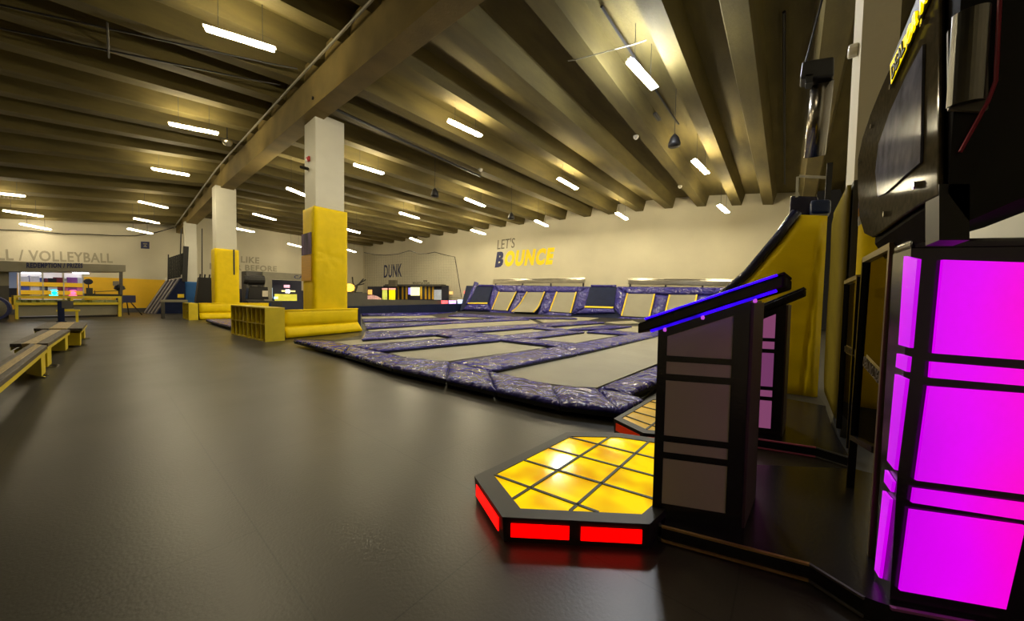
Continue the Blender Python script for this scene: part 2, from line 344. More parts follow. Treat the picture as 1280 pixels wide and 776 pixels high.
# poster on the left face of the near column pad
xs = C1[0] - .1
Pq = lambda x, y: PX(x, y, xs)
ya, yb = C1[2] + .06, C1[2] + C1[3] - .02
zz = lambda y: PX(385, y, xs).z
e = thing('rules_poster', 'two-part poster on the nearest column, dark photo above an orange text panel', 'poster', (xs, (ya + yb) / 2, zz(352)))
MB().box((xs, (ya + yb) / 2, (zz(291) + zz(318)) / 2), (.012, yb - ya, zz(291) - zz(318))).build('photo_panel', mat('poster photo', (.10, .06, .14), .6, 0, .9, 1.6, stretch=(1, 4, .6)), e)
MB().box((xs, (ya + yb) / 2, (zz(319) + zz(351)) / 2), (.012, yb - ya, zz(319) - zz(351))).build('text_panel', mat('poster orange', (.75, .40, .01), .4, 0, .12, 3, stretch=(1, .4, 14)), e)
# alarm and security camera on the near column's white left face
xa = C1[0]; p = PX(387, 199, xa); p2 = PX(386, 212, xa)
e = thing('fire_alarm', 'red fire alarm sounder high on the nearest column', 'alarm', (xa, p.y, p.z))
MB().box((xa - .035, p.y, p.z), (.06, .14, .15)).build('housing', 'red', e, bevel=.015); MB().tube([(xa - .06, p.y, p.z), (xa - .1, p.y, p.z)], .045, 12).build('horn', 'red', e)
e = thing('security_camera', 'grey bullet camera below the red alarm on the column', 'camera', (xa, p2.y, p2.z))
MB().tube([(xa - .005, p2.y, p2.z), (xa - .03, p2.y, p2.z)], .06, 12).build('mount', 'housing', e)
MB().tube([(xa - .03, p2.y, p2.z), (xa - .12, p2.y - .02, p2.z + .03)], .02).build('arm', 'grey', e)
MB().tube([(xa - .06, p2.y - .1, p2.z - .02), (xa - .19, p2.y + .1, p2.z + .05)], .05, 12).build('body', 'black', e)
# ------------------------------------------------------------------ pedestals: shoe cubbies + padded blocks
def cubby(fl, fr, rr, top_fl, label, cols=8, name='cubby_shelf'):
    A, B, Cc = G(*fl), G(*fr), G(*rr)                     # A far end of open face, B near corner, C back of the near end
    h = B.z + EYE - 0
    d = ray(*top_fl); t = (B.xy.length) / d.xy.length; h = (CAM + d * t).z
    U = (A - B); L = U.length; u = U.normalized(); n = Vector((u.y, -u.x, 0))
    if n.dot(Cc - B) < 0: n = -n
    D = (Cc - B).length; w = .03; Z = Vector((0, 0, 1))
    e = thing(name, label, 'shoe cubby', (A + B + n * D) / 2)
    bx = lambda mb, a0, a1, d0, d1, z0, z1: mb.prism([B + u * a0 + n * d0 + Z * z0, B + u * a1 + n * d0 + Z * z0, B + u * a1 + n * d1 + Z * z0, B + u * a0 + n * d1 + Z * z0], Z * (z1 - z0))
    m = MB(); bx(m, 0, L, 0, D, 0, w); bx(m, 0, L, 0, D, h - w, h); bx(m, 0, w, 0, D, w, h - w); bx(m, L - w, L, 0, D, w, h - w); m.build('carcass', 'yellow_wood', e)
    m = MB(); bx(m, w, L - w, .2, D - .03, w, h - w); m.build('back_board', 'yellow_wood', e)
    m = MB(); bx(m, w, L - w, .012, .2, h / 2 - .012, h / 2 + .012); m.build('shelf', 'yellow_wood', e)
    st = (L - 2 * w) / cols
    for k in range(1, cols):
        ww = .035 if k == cols // 2 else .02
        for z0, z1 in ((w, h / 2 - .012), (h / 2 + .012, h - w)):
            m = MB(); bx(m, w + k * st - ww, w + k * st + ww, .006 if k == cols // 2 else .012, .2, z0, z1); m.build('divider', 'yellow_wood', e)
    return A, B, B + n * D, u, n, h
A1, B1, Cb1, u1, n1, h1 = cubby((289, 417.5), (331.5, 427.5), (355, 425.3), (331.5, 384.5), 'yellow shoe cubby of sixteen slots at the near padded block', 8)
# padded block behind it (runs along the rib direction)
def padblock(P0, P1, depth, h, label, flare=.12):
    P0, P1 = Vector((P0.x, P0.y, 0)), Vector((P1.x, P1.y, 0)); d = (P1 - P0).normalized(); n = Vector((-d.y, d.x, 0)); Z = Vector((0, 0, 1))
    if n.y < 0: n = -n
    e = thing('padded_block', label, 'padded block', (P0 + P1 + n * depth) / 2)
    hm = h * .42
    MB().prism([P0 + n * .08, P1 + n * .08, P1 + n * depth, P0 + n * depth], Z * (h - .03)).build('core', 'navy', e)
    q1 = [P0 + Z * hm, P1 + Z * hm, P1 + Z * h, P0 + Z * h]
    MB().pad(q1, .07, .008, .1, 2., n).build('upper_pad', 'yellow', e, smooth=True)
    q0 = [P0 - n * flare * .6 + Z * .02, P1 - n * flare + d * .12 + Z * .02, P1 + Z * (hm - .003), P0 + Z * (hm - .003)]
    MB().pad(q0, .07, .008, .1, 2., n).build('lower_pad', 'yellow', e, smooth=True)
    q2 = [P0 + Z * h + n * .0, P1 + Z * h, P1 + Z * h + n * (depth - .02), P0 + Z * h + n * (depth - .02)]
    MB().pad(q2, .03, .004, .15, 2., (0, 0, -1)).build('top_pad', 'yellow', e, smooth=True)
    MB().prism([P1 + n * .02 + d * .01, P1 + n * depth + d * .01, P1 + n * depth + d * .08, P1 + n * .05 + d * .14], Z * (h - .01)).build('end_pad', 'navy', e)['label'] = 'navy end pad'
PE = G(448, 414.5)
padblock(G(356, 423.5) + Vector((.02, 0, 0)), PE, .2, G(355, 424).z + (lambda d: CAM.z + d.z * G(400, 420).xy.length / d.xy.length)(ray(400, 386.5)), 'long yellow padded block with navy end beneath the nearest column')
A2, B2, Cb2, u2, n2, h2 = cubby((228.5, 398), (236, 400.3), (248, 400), (236, 379), 'small yellow shoe cubby at the far padded block', 4)
padblock(G(249, 400) + Vector((.02, .05, 0)), G(249, 400) + Vector((2.75, .35, 0)), .24, h2 + .01, 'yellow padded block beneath the second column')
# ------------------------------------------------------------------ trampoline court
ZT, ZB = .15, .065                            # pad tops, bed height
deck = [(368, 424), (430, 440), (490, 457), (557, 471.5), (637, 488), (700, 502.5), (767, 512), (777, 511), (804, 497)]
dk = [G(x, y, ZB - .03) for x, y in deck] + [Vector((9.5, 1.75, 0)), Vector((backx(2.2) - 6.05, 2.2, 0)), Vector((backx(17.6) - 6.05, 17.6, 0)), G(452, 394.8, ZB - .03), G(452, 419, ZB - .03), G(420, 424.5, ZB - .03)]
for p in dk: p.z = ZB - .03
o = MB().prism(dk, (0, 0, -(ZB - .03) + .001)).build('trampoline_deck', 'rubber'); tag(o, 'low black deck carrying all the trampolines', 'deck')
WN = Vector((-.992, -.1259, 0)); WP = Vector((BW[0][0], BW[0][1], 0))
TILT = .24 / 4.2
def GC(x, y, z):                            # court surface: level, rising gently over the last six metres before the ramps
    p = G(x, y, z); d = (p - WP).dot(WN)
    if d >= 6: return p
    return PN(x, y, WP + WN * 6 + Vector((0, 0, z)), Vector((WN.x * TILT, WN.y * TILT, 1)))
dq = [Vector((backx(y) - o_, y, ZB - .03 + (.24 / 4.2) * (6.05 - o_))) for y, o_ in ((2.2, 6.05), (2.2, 1.95), (17.6, 1.95), (17.6, 6.05))]
o = MB().prism(dq, (0, 0, -.04)).build('rear_deck', 'rubber'); tag(o, 'black rear deck rising gently to the wall ramps', 'deck')
def bed(px, label, z=ZB):
    pts = [GC(x, y, z) for x, y in px]; c = sum(pts, Vector()) / len(pts)
    pts = [c + (p - c) * 1.005 for p in pts]
    o = MB().prism(pts, (0, 0, -.02)).build('trampoline_bed', 'bed'); tag(o, label, 'trampoline', 'trampoline beds of the court')
bed([(609, 462), (645, 471), (677, 478), (720, 483), (746, 484), (860, 439), (860, 413), (720, 440)], 'large grey trampoline bed nearest the arcade lectern')
bed([(474, 437), (502, 445), (540, 451), (562, 451), (698, 432), (626, 423.5)], 'grey trampoline bed in the second row, nearest the black floor')
bed([(662, 422.5), (732, 413.5), (786, 417), (719, 428.5)], 'grey trampoline bed in the second row, right of the first cross pad')
bed([(752, 411), (792, 407.5), (830, 409), (800, 415.5)], 'grey trampoline bed at the far end of the second row')
bed([(418, 427), (540, 416.5), (572, 421.5), (437, 431)], 'grey trampoline bed in the third row beside the yellow block')
bed([(588, 414.5), (665, 409), (696, 411.5), (627, 419)], 'grey trampoline bed in the middle of the third row')
bed([(682, 407.5), (735, 404), (757, 406), (708, 411)], 'small grey trampoline bed in the third row, third from the block')
bed([(757, 402.5), (791, 400.5), (800, 404), (770, 404.7)], 'small grey trampoline bed at the far right of the third row')
bed([(458, 409.5), (566, 403.5), (662, 399), (672, 404), (560, 410.5), (463, 414)], 'long grey trampoline bed in the fourth row')
bed([(670, 399), (722, 396), (748, 397.3), (735, 400.3), (680, 403)], 'short grey trampoline bed at the right of the fourth row')
bed([(454, 401.2), (553, 399.3), (560, 401.3), (456, 404)], 'narrow grey trampoline bed in the fifth row')
bed([(557, 397), (626, 394.6), (632, 396.2), (575, 399)], 'narrow grey trampoline bed before the left wall ramps')
bed([(452, 396), (540, 394.6), (545, 396.6), (453, 398)], 'narrow grey trampoline bed in the row before the navy barrier')
def strip(px, label, z=ZT):
    q = [GC(x, y, z) for x, y in px]; c = sum(q, Vector()) / 4
    o = MB().pad(q, .05, .010, .05, 8.).build('frame_pad', 'blue', smooth=True); tag(o, label, 'frame pad', 'blue frame pads of the court')
    MB().prism([c + (p - c) * .985 - Vector((0, 0, .045)) for p in q], (0, 0, -.050)).build('skirt', 'rubber', o)['label'] = 'black skirt under the pad'
strip([(367, 424.3), (430, 440), (436, 431), (415, 426.3)], 'blue frame pad at the left front corner by the yellow block')
strip([(430.8, 440.1), (490, 457), (503, 445), (437, 431.2)], 'blue frame pad along the black floor, second from the left corner')
strip([(490.8, 457.2), (557, 471.5), (562, 451.5), (503.8, 445.2)], 'blue frame pad along the black floor at the second-row bed')
strip([(558, 471.7), (620, 485.5), (610, 462.3), (563, 451.7)], 'crinkled blue frame pad where the first two rows meet the floor edge')
strip([(620.8, 485.6), (700, 502.4), (690, 479.7), (611, 462.7)], 'blue frame pad along the front of the largest bed')
strip([(700.8, 502.5), (777, 511.5), (746, 484.3), (691, 479.9)], 'blue frame pad at the near right corner of the court')
strip([(777.8, 511.4), (804, 497), (786, 491.5), (747, 484.5)], 'small blue corner pad closest to the arcade lectern')
strip([(747.5, 484), (786.5, 491), (900, 441), (880, 434)], 'blue frame pad running behind the lectern')
strip([(564, 451), (611, 461.7), (722, 440), (700, 432.2)], 'shiny blue pad between the first and second rows, near half')
strip([(701, 432), (723, 439.8), (850, 412.5), (838, 408.5)], 'shiny blue pad between the first and second rows, far half')
strip([(627, 423.6), (662, 422.2), (719, 428.7), (699, 431.8)], 'blue cross pad between the beds of the second row')
strip([(733, 413.8), (752, 411), (800, 415.8), (787, 417.2)], 'blue cross pad far down the second row')
strip([(437.5, 431.2), (571, 421.8), (625, 423.7), (474, 437.2)], 'blue pad between second and third rows, near half')
strip([(573, 421.6), (627, 419.3), (661, 422), (627, 423.4)], 'blue pad where the middle cross pads meet')
strip([(628, 419), (696, 411.7), (731, 413.7), (662, 421.8)], 'blue pad between second and third rows, middle part')
strip([(709, 411), (757, 406.2), (790, 407.4), (752, 410.7)], 'blue pad between second and third rows, far part')
strip([(540.5, 416.3), (588, 414.6), (626.5, 419), (573, 421.3)], 'blue cross pad in the third row')
strip([(666, 409), (682, 407.7), (707, 411), (697, 411.5)], 'narrow blue cross pad in the third row')
strip([(456, 414), (560, 411), (587, 414.3), (452, 423)], 'blue pad between third and fourth rows, near part')
strip([(561, 410.8), (672, 404.3), (681, 407.4), (589, 414)], 'blue pad between third and fourth rows, middle part')
strip([(673, 404.2), (735, 400.6), (756, 402.4), (683, 407.2)], 'blue pad between third and fourth rows, far part')
strip([(456, 404.2), (560, 401.6), (566, 403.2), (458, 409.3)], 'blue pad between fourth and fifth rows')
strip([(561, 401.3), (640, 396.3), (662, 398.7), (567, 403.1)], 'blue pad between the fourth row and the wall ramps')
strip([(257, 398.8), (289, 398.5), (289, 407.5), (273, 403.5)], 'dull purple pad lying on the floor between the two yellow blocks')
strip([(453, 398.2), (556, 397), (574, 399), (454, 401)], 'blue pad between fifth and sixth rows')
# ------------------------------------------------------------------ wall ramps
bdir = Vector((.1259, -.992, 0)).normalized(); bin_ = Vector((-bdir.y * -1, bdir.x * -1, 0)) * 1; bin_ = Vector((-.992, -.1259, 0))
RP = Vector((backx(10), 10, .05)) + bin_ * 1.75; rd = (-bin_ * 1.0 + Vector((0, 0, 2.05))).normalized(); RN = bdir.cross(rd).normalized()
if RN.x > 0: RN = -RN
def RPp(x, y, off=0.): return PN(x, y, RP + RN * off, RN)
def rq(px, off=0.): return [RPp(x, y, off) for x, y in px]
def rpad(px, label, m='blue', name='ramp_pad', th=.16, amp=.02):
    o = MB().pad(rq(px, .14), th, amp, .14, 3.5, -RN).build(name, m, smooth=True); tag(o, label, 'ramp pad', 'blue pads of the wall ramps'); return o
def wtramp(px, label, m='bed', sides=True, bottom=False, curved=False):
    q = rq(px, .06); c = sum(q, Vector()) / 4
    e = thing('angled_trampoline', label, 'wall trampoline', (c.x, c.y, min(p.z for p in q)), 'angled trampolines along the back wall')
    if curved:
        TL, TR, BR, BL = q
        def fn(u, v):
            a = TL + (TR - TL) * u; b = BL + (BR - BL) * u; k = 1 - v
            p = a + (b - a) * k; return p + RN * (.9 * max(0, k - .45) ** 2 * 1.2) + Vector((0, 0, .0))
        s = MB(); s.sheet(fn, 8, 14); n = len(s.v); top = list(s.v)
        s.v += [p - RN * .02 for p in top]; s.f += [tuple(reversed([i + n for i in f])) for f in s.f]
        s.build('bed', m, e, smooth=True)
        for u in (.03, .97): MB().tube([fn(u, j / 14) + RN * .02 for j in range(15)], .035, 6).build('edging', 'trim_yellow', e)['label'] = 'yellow edge strip'
        return
    MB().prism(q, -RN * .02).build('bed', m, e)
    if sides:
        hx = (q[1] - q[0]).normalized() * .04
        for a, b in ((q[0] + hx, q[3] + hx), (q[1] - hx, q[2] - hx)): MB().bar(a + RN * .02, b + RN * .02, .07, .03, RN).build('edging', 'trim_yellow', e)['label'] = 'yellow edge strip'
    if bottom: MB().bar(q[3] + RN * .02, q[2] + RN * .02, .09, .03, RN).build('edging', 'trim_yellow', e)['label'] = 'yellow edge strip'
wtramp([(595, 358), (616, 357.5), (609.5, 379), (585, 379)], 'navy wall trampoline at the left end with yellow foot strip', 'navy', False, True)
wtramp([(623.5, 364.6), (646, 364.6), (634.5, 388), (614.5, 386.8)], 'grey wall trampoline below the first letter of the yellow lettering')
wtramp([(658.5, 364.6), (681.5, 364.6), (670.5, 393), (642, 392)], 'pale curved wall trampoline sweeping down to the court', 'bed', True, False, True)
wtramp([(695.5, 364.6), (721, 365), (714, 391), (686.5, 389)], 'grey wall trampoline between the curved one and the middle navy one')
wtramp([(737.5, 358.5), (770, 358.5), (766.5, 384.5), (731, 383.5)], 'navy wall trampoline in the middle of the ramps', 'navy', False, True)
wtramp([(783.5, 366.6), (819, 367.5), (812.5, 396.6), (776, 394.7)], 'grey wall trampoline just right of the middle navy one')
wtramp([(836, 368.5), (872, 368.5), (866, 398.6), (829, 397)], 'grey wall trampoline cut off by the lectern top')
rpad([(592.5, 351), (597, 352.5), (585, 379), (580.5, 380)], 'upright blue fin at the left end of the wall ramps')
rpad([(616.5, 355.8), (623, 364.4), (614, 387.2), (610, 379.2)], 'blue ramp pad right of the left navy trampoline')
rpad([(646.5, 364.6), (658, 364.6), (641.5, 392), (635, 388.4)], 'blue ramp pad left of the curved trampoline')
rpad([(682, 364.6), (695, 364.6), (686, 389.2), (671, 393)], 'blue ramp pad right of the curved trampoline')
rpad([(721.5, 365), (737, 357.8), (730.5, 384), (714.5, 391)], 'blue ramp pad left of the middle navy trampoline')
rpad([(770.5, 357.5), (783, 366.6), (775.5, 394.7), (767, 384.5)], 'blue ramp pad right of the middle navy trampoline')
rpad([(819.5, 367.5), (835.5, 368.5), (828.5, 397), (813, 396.5)], 'crinkled blue ramp pad between the two right grey trampolines')
rpad([(872.5, 368.5), (905, 368), (900, 399), (866.5, 398.6)], 'blue ramp pad behind the tip of the lectern top')
rpad([(617, 355.4), (737, 357.4), (721.5, 364.7), (623.5, 364.2)], 'long blue top pad over the left three grey trampolines')
rpad([(771, 357.2), (940, 358.5), (930, 368), (784, 366.2)], 'long blue top pad over the right grey trampolines')
rpad([(597.5, 354.8), (616, 355.2), (615.5, 357.2), (596.5, 357.7)], 'thin blue pad on top of the left navy trampoline')
rpad([(738, 355), (770, 355.2), (770, 358), (738, 358)], 'thin blue pad on top of the middle navy trampoline')
rpad([(585, 379.5), (609.5, 379.6), (614, 387.5), (577, 386.5)], 'blue foot pad under the left navy trampoline')
rpad([(614.5, 387.3), (634.5, 388.6), (642, 392.5), (606, 391.5)], 'blue foot pad under the first grey wall trampoline')
rpad([(686.5, 389.5), (714, 391.4), (712, 397), (672, 394)], 'blue foot pad under the third grey wall trampoline')
rpad([(731, 384.4), (766.5, 385), (768, 390), (716, 391.6)], 'blue foot pad under the middle navy trampoline')
rpad([(776, 395.2), (812.5, 397), (866, 399.2), (866, 403), (768, 400)][:2] + [(866, 399), (866, 404)][:0] + [(812, 402), (764, 399)], 'blue foot pad under the fourth grey wall trampoline')
# solid backing of the ramps
bq = rq([(583, 357), (945, 361), (945, 410), (575, 388)], -.03)
tag(MB().prism(bq, -RN * .12).build('ramp_backing', 'navy'), 'dark sloping backboard of the wall ramps', 'backboard')
for (xa, ya, xb, yb, hh, lab) in ((617, 352.3, 731.5, 351, 5.5, 'left polished steel rail above the wall ramps'), (785, 352.2, 935, 354.5, 7.5, 'right polished steel rail above the wall ramps')):
    a, b = bwp(xa, ya, .55), bwp(xb, yb, .55); hz = bwp(xa, ya - hh / 2, .55).z - bwp(xa, ya + hh / 2, .55).z
    e = thing('guard_rail', lab, 'rail', (a + b) / 2 - Vector((0, 0, hz / 2)))
    MB().bar(a, b, .14, hz * .82).build('rail', 'steel', e, bevel=.04)
    MB().tube([a + Vector((-.05, 0, hz * .5)), b + Vector((-.05, 0, hz * .5))], .035).build('top_tube', 'steel', e)
    for t in (.02, .35, .66, .98):
        p = a.lerp(b, t); MB().bar((p.x + .05, p.y, p.z), (p.x + .05, p.y, 1.3), .08).build('post', 'black', e)
# navy barrier beyond the court with a sloping blue landing pad
BA, BB = (8.9, 19.15), (17.4, 18.55)
def bar(x, y): return PL(x, y, BA, BB)
q = [bar(425, 393), bar(569, 390), bar(578, 385.5), bar(583, 379.3), bar(425, 383.2)]
o = MB().prism(q, (0, .35, 0)).build('padded_barrier', 'navy'); tag(o, 'long low navy padded barrier beyond the court', 'barrier')
strip([(574, 391.5), (640, 395.2), (638, 396.8), (560, 394.2)], 'blue frame pad along the foot of the left wall ramps')
strip([(643, 395.6), (714, 396.2), (722, 397.6), (641, 397)], 'blue frame pad along the foot of the curved trampoline')
lp = [G(453, 394.3, ZB), G(556, 393.4, ZB), bar(570, 389.6) - Vector((0, .05, 0)), bar(451, 391.5) - Vector((0, .05, 0))]
o = MB().pad(lp, .08, .012, .12, 5.).build('landing_pad', 'blue', smooth=True); tag(o, 'wide blue landing pad sloping up to the navy barrier', 'frame pad')
q = [bar(x, y) * 1.035 for x, y in ((425, 384), (580, 380.5), (580, 376.5), (560, 375.8), (459.5, 374), (459, 366), (425, 366))]
for p in q: p.z = EYE + (p.z / 1.035 - EYE) * 1.035
o = MB().prism(q, (0, .3, 0)).build('padded_barrier', 'greyd'); tag(o, 'charcoal half wall behind the navy barrier', 'barrier')
# supports under those so that nothing hangs
for A, B, dy, m, lab in ((bar(425, 393), bar(577, 386), .02, 'navy', 0), ):
    pass
# ------------------------------------------------------------------ ceiling lights
def lamp(px0, px1, z, label, group, guard=False, tube=None):
    a, b = G(*px0, z), G(*px1, z); c = (a + b) / 2; L = min(1.5, max(1.1, (b - a).length)); d = (b - a).normalized()
    zc = zright(c.x, c.y) if c.x > 4.2 else zleft(c.x, c.y)
    e = thing('tube_light', label, 'ceiling light', (c.x, c.y, z - .05), group)
    a, b = c - d * L / 2, c + d * L / 2
    MB().bar(a, b, .17, .05).build('diffuser', tube or ('tube_far' if c.y > 24 else 'tube'), e, bevel=.02)
    MB().bar(a - d * .03 + Vector((0, 0, .045)), b + d * .03 + Vector((0, 0, .045)), .07, .03).build('housing', 'housing', e)
    for t in (.18, .82):
        p = a.lerp(b, t); MB().tube([p + Vector((0, 0, .06)), Vector((p.x, p.y, zc + .45))], .006, 5).build('hanging_wire', 'black', e)
    if guard:
        m = MB()
        for k in range(9):
            p = a.lerp(b, .1 + k * .1); m.bar(p + Vector((0, 0, -.03)), p + Vector((0, 0, -.17)), .012)
        m.bar(a + Vector((0, 0, -.17)), b + Vector((0, 0, -.17)), .012); m.build('wire_guard', 'grey', e)
def zfit(px0, px1, z, L=1.25, ymax=None):
    a, b = G(*px0, z), G(*px1, z); s = min(1, L / (b - a).length)
    if ymax: s = min(s, ymax / ((a + b) / 2).y)
    return EYE + (z - EYE) * s
LR = [((787, 76), (818, 110), 6.25, 'cool bright tube light at the top of the hall nearest the right wall'),
      ((561, 151), (601, 170), 6.4, 'tube light right of the nearest column, above its white part'),
      ((443, 206), (479, 217), 6.4, 'tube light just right of the white part of the nearest column'),
      ((698, 223), (721, 236), 6.0, 'tube light in the middle of the right bay above the yellow lettering'),
      ((867, 200), (884, 217), 5.8, 'tube light third from the back wall in the row nearest the right wall'),
      ((581, 248), (606, 258), 6.0, 'tube light above and left of the grey wall lettering'),
      ((500, 266), (523, 273), 6.05, 'tube light above the netted wall, nearer of the pair there'),
      ((588, 287), (607, 293), 5.55, 'tube light close over the grey and yellow wall lettering'),
      ((668, 275), (685, 283), 5.55, 'tube light in front of the back wall right of the lettering'),
      ((769, 265), (785, 275), 5.5, 'tube light in front of the back wall, left of the last one'),
      ((897, 255), (911, 267), 5.25, 'tube light close to the back wall above the yellow ramp side'),
      ((511, 297), (528, 303), 5.3, 'tube light in front of the netted wall'),
      ((316, 267), (345, 275), 5.9, 'tube light right of the second column'),
      ((292, 285), (317, 290), 5.2, 'tube light low against the second column, near the far wall'),
      ((358, 304), (378, 309), 5.0, 'far tube light above the snack booth'),
      ((428, 285), (449, 291), 5.3, 'tube light peeking out right of the yellow column padding'),
      ((431, 311), (447, 316), 5.0, 'far tube light in the corner of the hall behind the yellow column padding')]
for i, (a, b, z, lab) in enumerate(LR): lamp(a, b, z, lab, 'tube lights right of the beam', False, 'tube_cool' if i == 0 else None)
lamp_at = None
z = 5.6; a, b = (366, 238), (378, 243); lamp(a, b, z, 'tube light half hidden behind the nearest column', 'tube lights right of the beam')
LL = [((256, 35), (343, 62), 6.75, 'nearest tube light left of the beam'), ((212, 155), (272, 167), 6.7, 'second tube light left of the beam'),
      ((190, 211), (236, 219), 6.5, 'third tube light left of the beam'), ((174, 252), (209, 260), 5.7, 'fourth tube light left of the beam'),
      ((168, 273), (198, 279), 5.05, 'fifth tube light left of the beam'), ((161, 286), (189, 292), 4.55, 'last tube light left of the beam, close to the far wall'),
      ((-20, 240), (29, 245), 5.3, 'tube light with wire guard in the far left row'), ((9, 264), (49, 270), 4.75, 'middle tube light of the far left row'),
      ((27, 280), (62, 287), 4.35, 'tube light of the far left row closest to the far wall')]
for i, (a, b, z, lab) in enumerate(LL): lamp(a, b, z, lab, 'tube lights left of the beam', i == 6)
e = thing('tube_light', 'added out-of-view tube light at the near end of the hall, above the walkway', 'ceiling light', (1.8, 2.9, 6.6), 'tube lights left of the beam')  # lamp added out of view to brighten the foreground and yellow ramp side
MB().bar((1.2, 2.9, 6.65), (2.4, 2.9, 6.65), .17, .05).build('diffuser', M['tube_added'], e, bevel=.02); MB().bar((1.17, 2.9, 6.695), (2.43, 2.9, 6.695), .07, .03).build('housing', 'housing', e)
for x in (1.4, 2.2): MB().tube([(x, 2.9, 6.7), (x, 2.9, zleft(x, 2.9) + .45)], .006, 5).build('hanging_wire', 'black', e)
# speakers on cords, dome camera, vents, sensors, pipes
for x, y, z, lab in ((843, 176, 5.6, 'black pendant speaker near the right end of the hall'), (543.5, 241, 5.4, 'black pendant speaker above the netted wall'), (639, 270, 5.2, 'small black pendant speaker above the lettering')):
    p = G(x, y, z); e = thing('pendant_speaker', lab, 'speaker', p - Vector((0, 0, .15)), 'pendant speakers')
    MB().lathe(p, [(.15, -.15), (.16, -.08), (.11, .08), (.04, .17)], 14).build('body', 'black', e, smooth=True)
    MB().tube([p + Vector((0, 0, .17)), Vector((p.x, p.y, zright(p.x, p.y) + .45))], .008, 5).build('cord', 'black', e)
p = G(284, 176, 6.6)
for _ in range(8): p = G(284, 176, zleft(p.x, p.y) - .26)
e = thing('dome_camera', 'silver dome camera beside the beam', 'camera', p); MB().lathe(p, [(.0, -.2), (.12, -.16), (.17, -.05), (.17, .02), (.06, .05)], 14).build('dome', 'steel', e, smooth=True)
MB().tube([p + Vector((0, 0, .05)), Vector((p.x, p.y, zleft(p.x, p.y) + .3))], .02).build('rod', 'black', e)
def vent(x, y, side, lab):
    z = 7.0; p = G(x, y, z)
    for _ in range(4):
        z = (zright if side > 0 else zleft)(p.x, p.y) + .48; p = G(x, y, z)
    e = thing('ceiling_vent', lab, 'vent', p - Vector((0, 0, .06)))
    MB().box(p - Vector((0, 0, .03)), (.5, .32, .05)).build('frame', 'greyd', e); m = MB()
    for k in range(5): m.box(p + Vector((0, -.12 + k * .06, -.062)), (.44, .02, .012))
    m.build('louvres', 'black', e)
vent(213, 66, -1, 'dark square vent beside the nearest left tube light'); vent(419, 134, 1, 'dark vent just right of the top of the nearest column'); vent(817, 146, 1, 'dark vent above the right pendant speaker')
vent(197, 134, -1, 'small dark vent above the second left tube light')
def pipe(pts, r, lab, name='conduit_pipe', m='greyd'):
    tag(MB().tube(pts, r, 6).build(name, m), lab, 'pipe')
pp = []
for y in (3, 7, 11, 15, 19, 21.5, 24, 27, 30): bx, bz = beam(y); pp.append(Vector((bx - .22, y, zleft(bx - .22, y) - .06)))
pipe(pp, .035, 'grey conduit running along the top left edge of the beam', m='grey')
def cpipe(px0, px1, side, lab, r=.025, m='greyd', dz=-.03):
    out = []
    for x, y in (px0, px1):
        p = G(x, y, 6.5)
        for _ in range(6): p = G(x, y, (zright if side > 0 else zleft)(p.x, p.y) + dz)
        out.append(p)
    pipe([out[0].lerp(out[1], t / 8) + Vector((0, 0, -.02 if 0 < t < 8 else 0)) for t in range(9)], r, lab, m=m)
cpipe((710, 76), (808, 50), 1, 'thin pipe crossing the ribs above the cool bright tube light', .012, 'grey')
cpipe((390, 122), (600, 220), 1, 'dark cable tray running along the ribs right of the nearest column', .045, 'black', -.06)
cpipe((-60, -8), (372, 86), -1, 'dark pipe running along the ribs at the upper left corner', .022, 'black', -.03)
cpipe((-60, 22), (350, 106), -1, 'second dark pipe at the upper left', .022, 'black', -.03)
cpipe((134, 28), (136, 72), -1, 'short dark pipe crossing the ribs at upper left', .02, 'greyd')
cpipe((752, 8), (848, 155), 1, 'dark pipe along the ribs beside the cool bright tube light', .03, 'black', .3)
cpipe((980, 15), (981, 230), 1, 'dark seam pipe along the ribs near the right wall', .03, 'black', .44)
for x, y, lab in ((795, 171, 'small white sensor on the ceiling near the right speaker'), (850, 233, 'tiny white sensor on the ceiling near the back wall'), (601, 212, 'tiny white sensor on the ceiling above the middle lights')):
    p = G(x, y, 6.4)
    for _ in range(6): p = G(x, y, zright(p.x, p.y) - .03)
    tag(MB().lathe(p, [(.04, -.08), (.08, -.03), (.09, .03)], 12).build('smoke_detector', 'housing', smooth=True), lab, 'smoke detector')
# ------------------------------------------------------------------ wall lettering
def bl(body, bl_, br_, tl_, m, lab, bold=.0, shear=0.):
    tag(lettering(body, bwp(*bl_, .012), bwp(*br_, .012), bwp(*tl_, .012), m, bold, shear), lab, 'wall lettering')
bl("LET'S", (621.5, 311.8), (643, 309.5), (622.5, 299.5), 'dgrey_ink', 'small grey word LET\'S painted on the back wall', 0)
bl("B", (618.5, 334.5), (628, 333.5), (621.5, 315), 'navy_ink', 'slanted navy letter B on the back wall', .06)
bl("OUNCE", (629.5, 333.5), (690, 330.7), (632.5, 313.5), 'yellow_ink', 'slanted yellow letters OUNCE on the back wall', .06)
bl("DUNK", (479.8, 347.3), (502, 346), (480.2, 331.3), 'navy_ink', 'navy word DUNK on the netted wall', .012)
def fl(body, bl_, br_, tl_, m, lab, bold=.0, off=.012):
    tag(lettering(body, fwp(*bl_, off), fwp(*br_, off), fwp(*tl_, off), m, bold), lab, 'wall lettering')
fl("BALL / VOLLEYBALL", (-32, 324.2), (141, 328.8), (-33, 309.5), 'grey_ink', 'big grey lettering ending in VOLLEYBALL on the far wall', .022)
fl("LIKE", (301, 328), (324, 329.5), (301.2, 320), 'grey_ink', 'grey word LIKE on the far wall', .03)
fl("NEVER BEFORE", (262, 336.5), (346, 339.5), (262, 328.6), 'grey_ink', 'grey words NEVER BEFORE half hidden by the second column', .03)
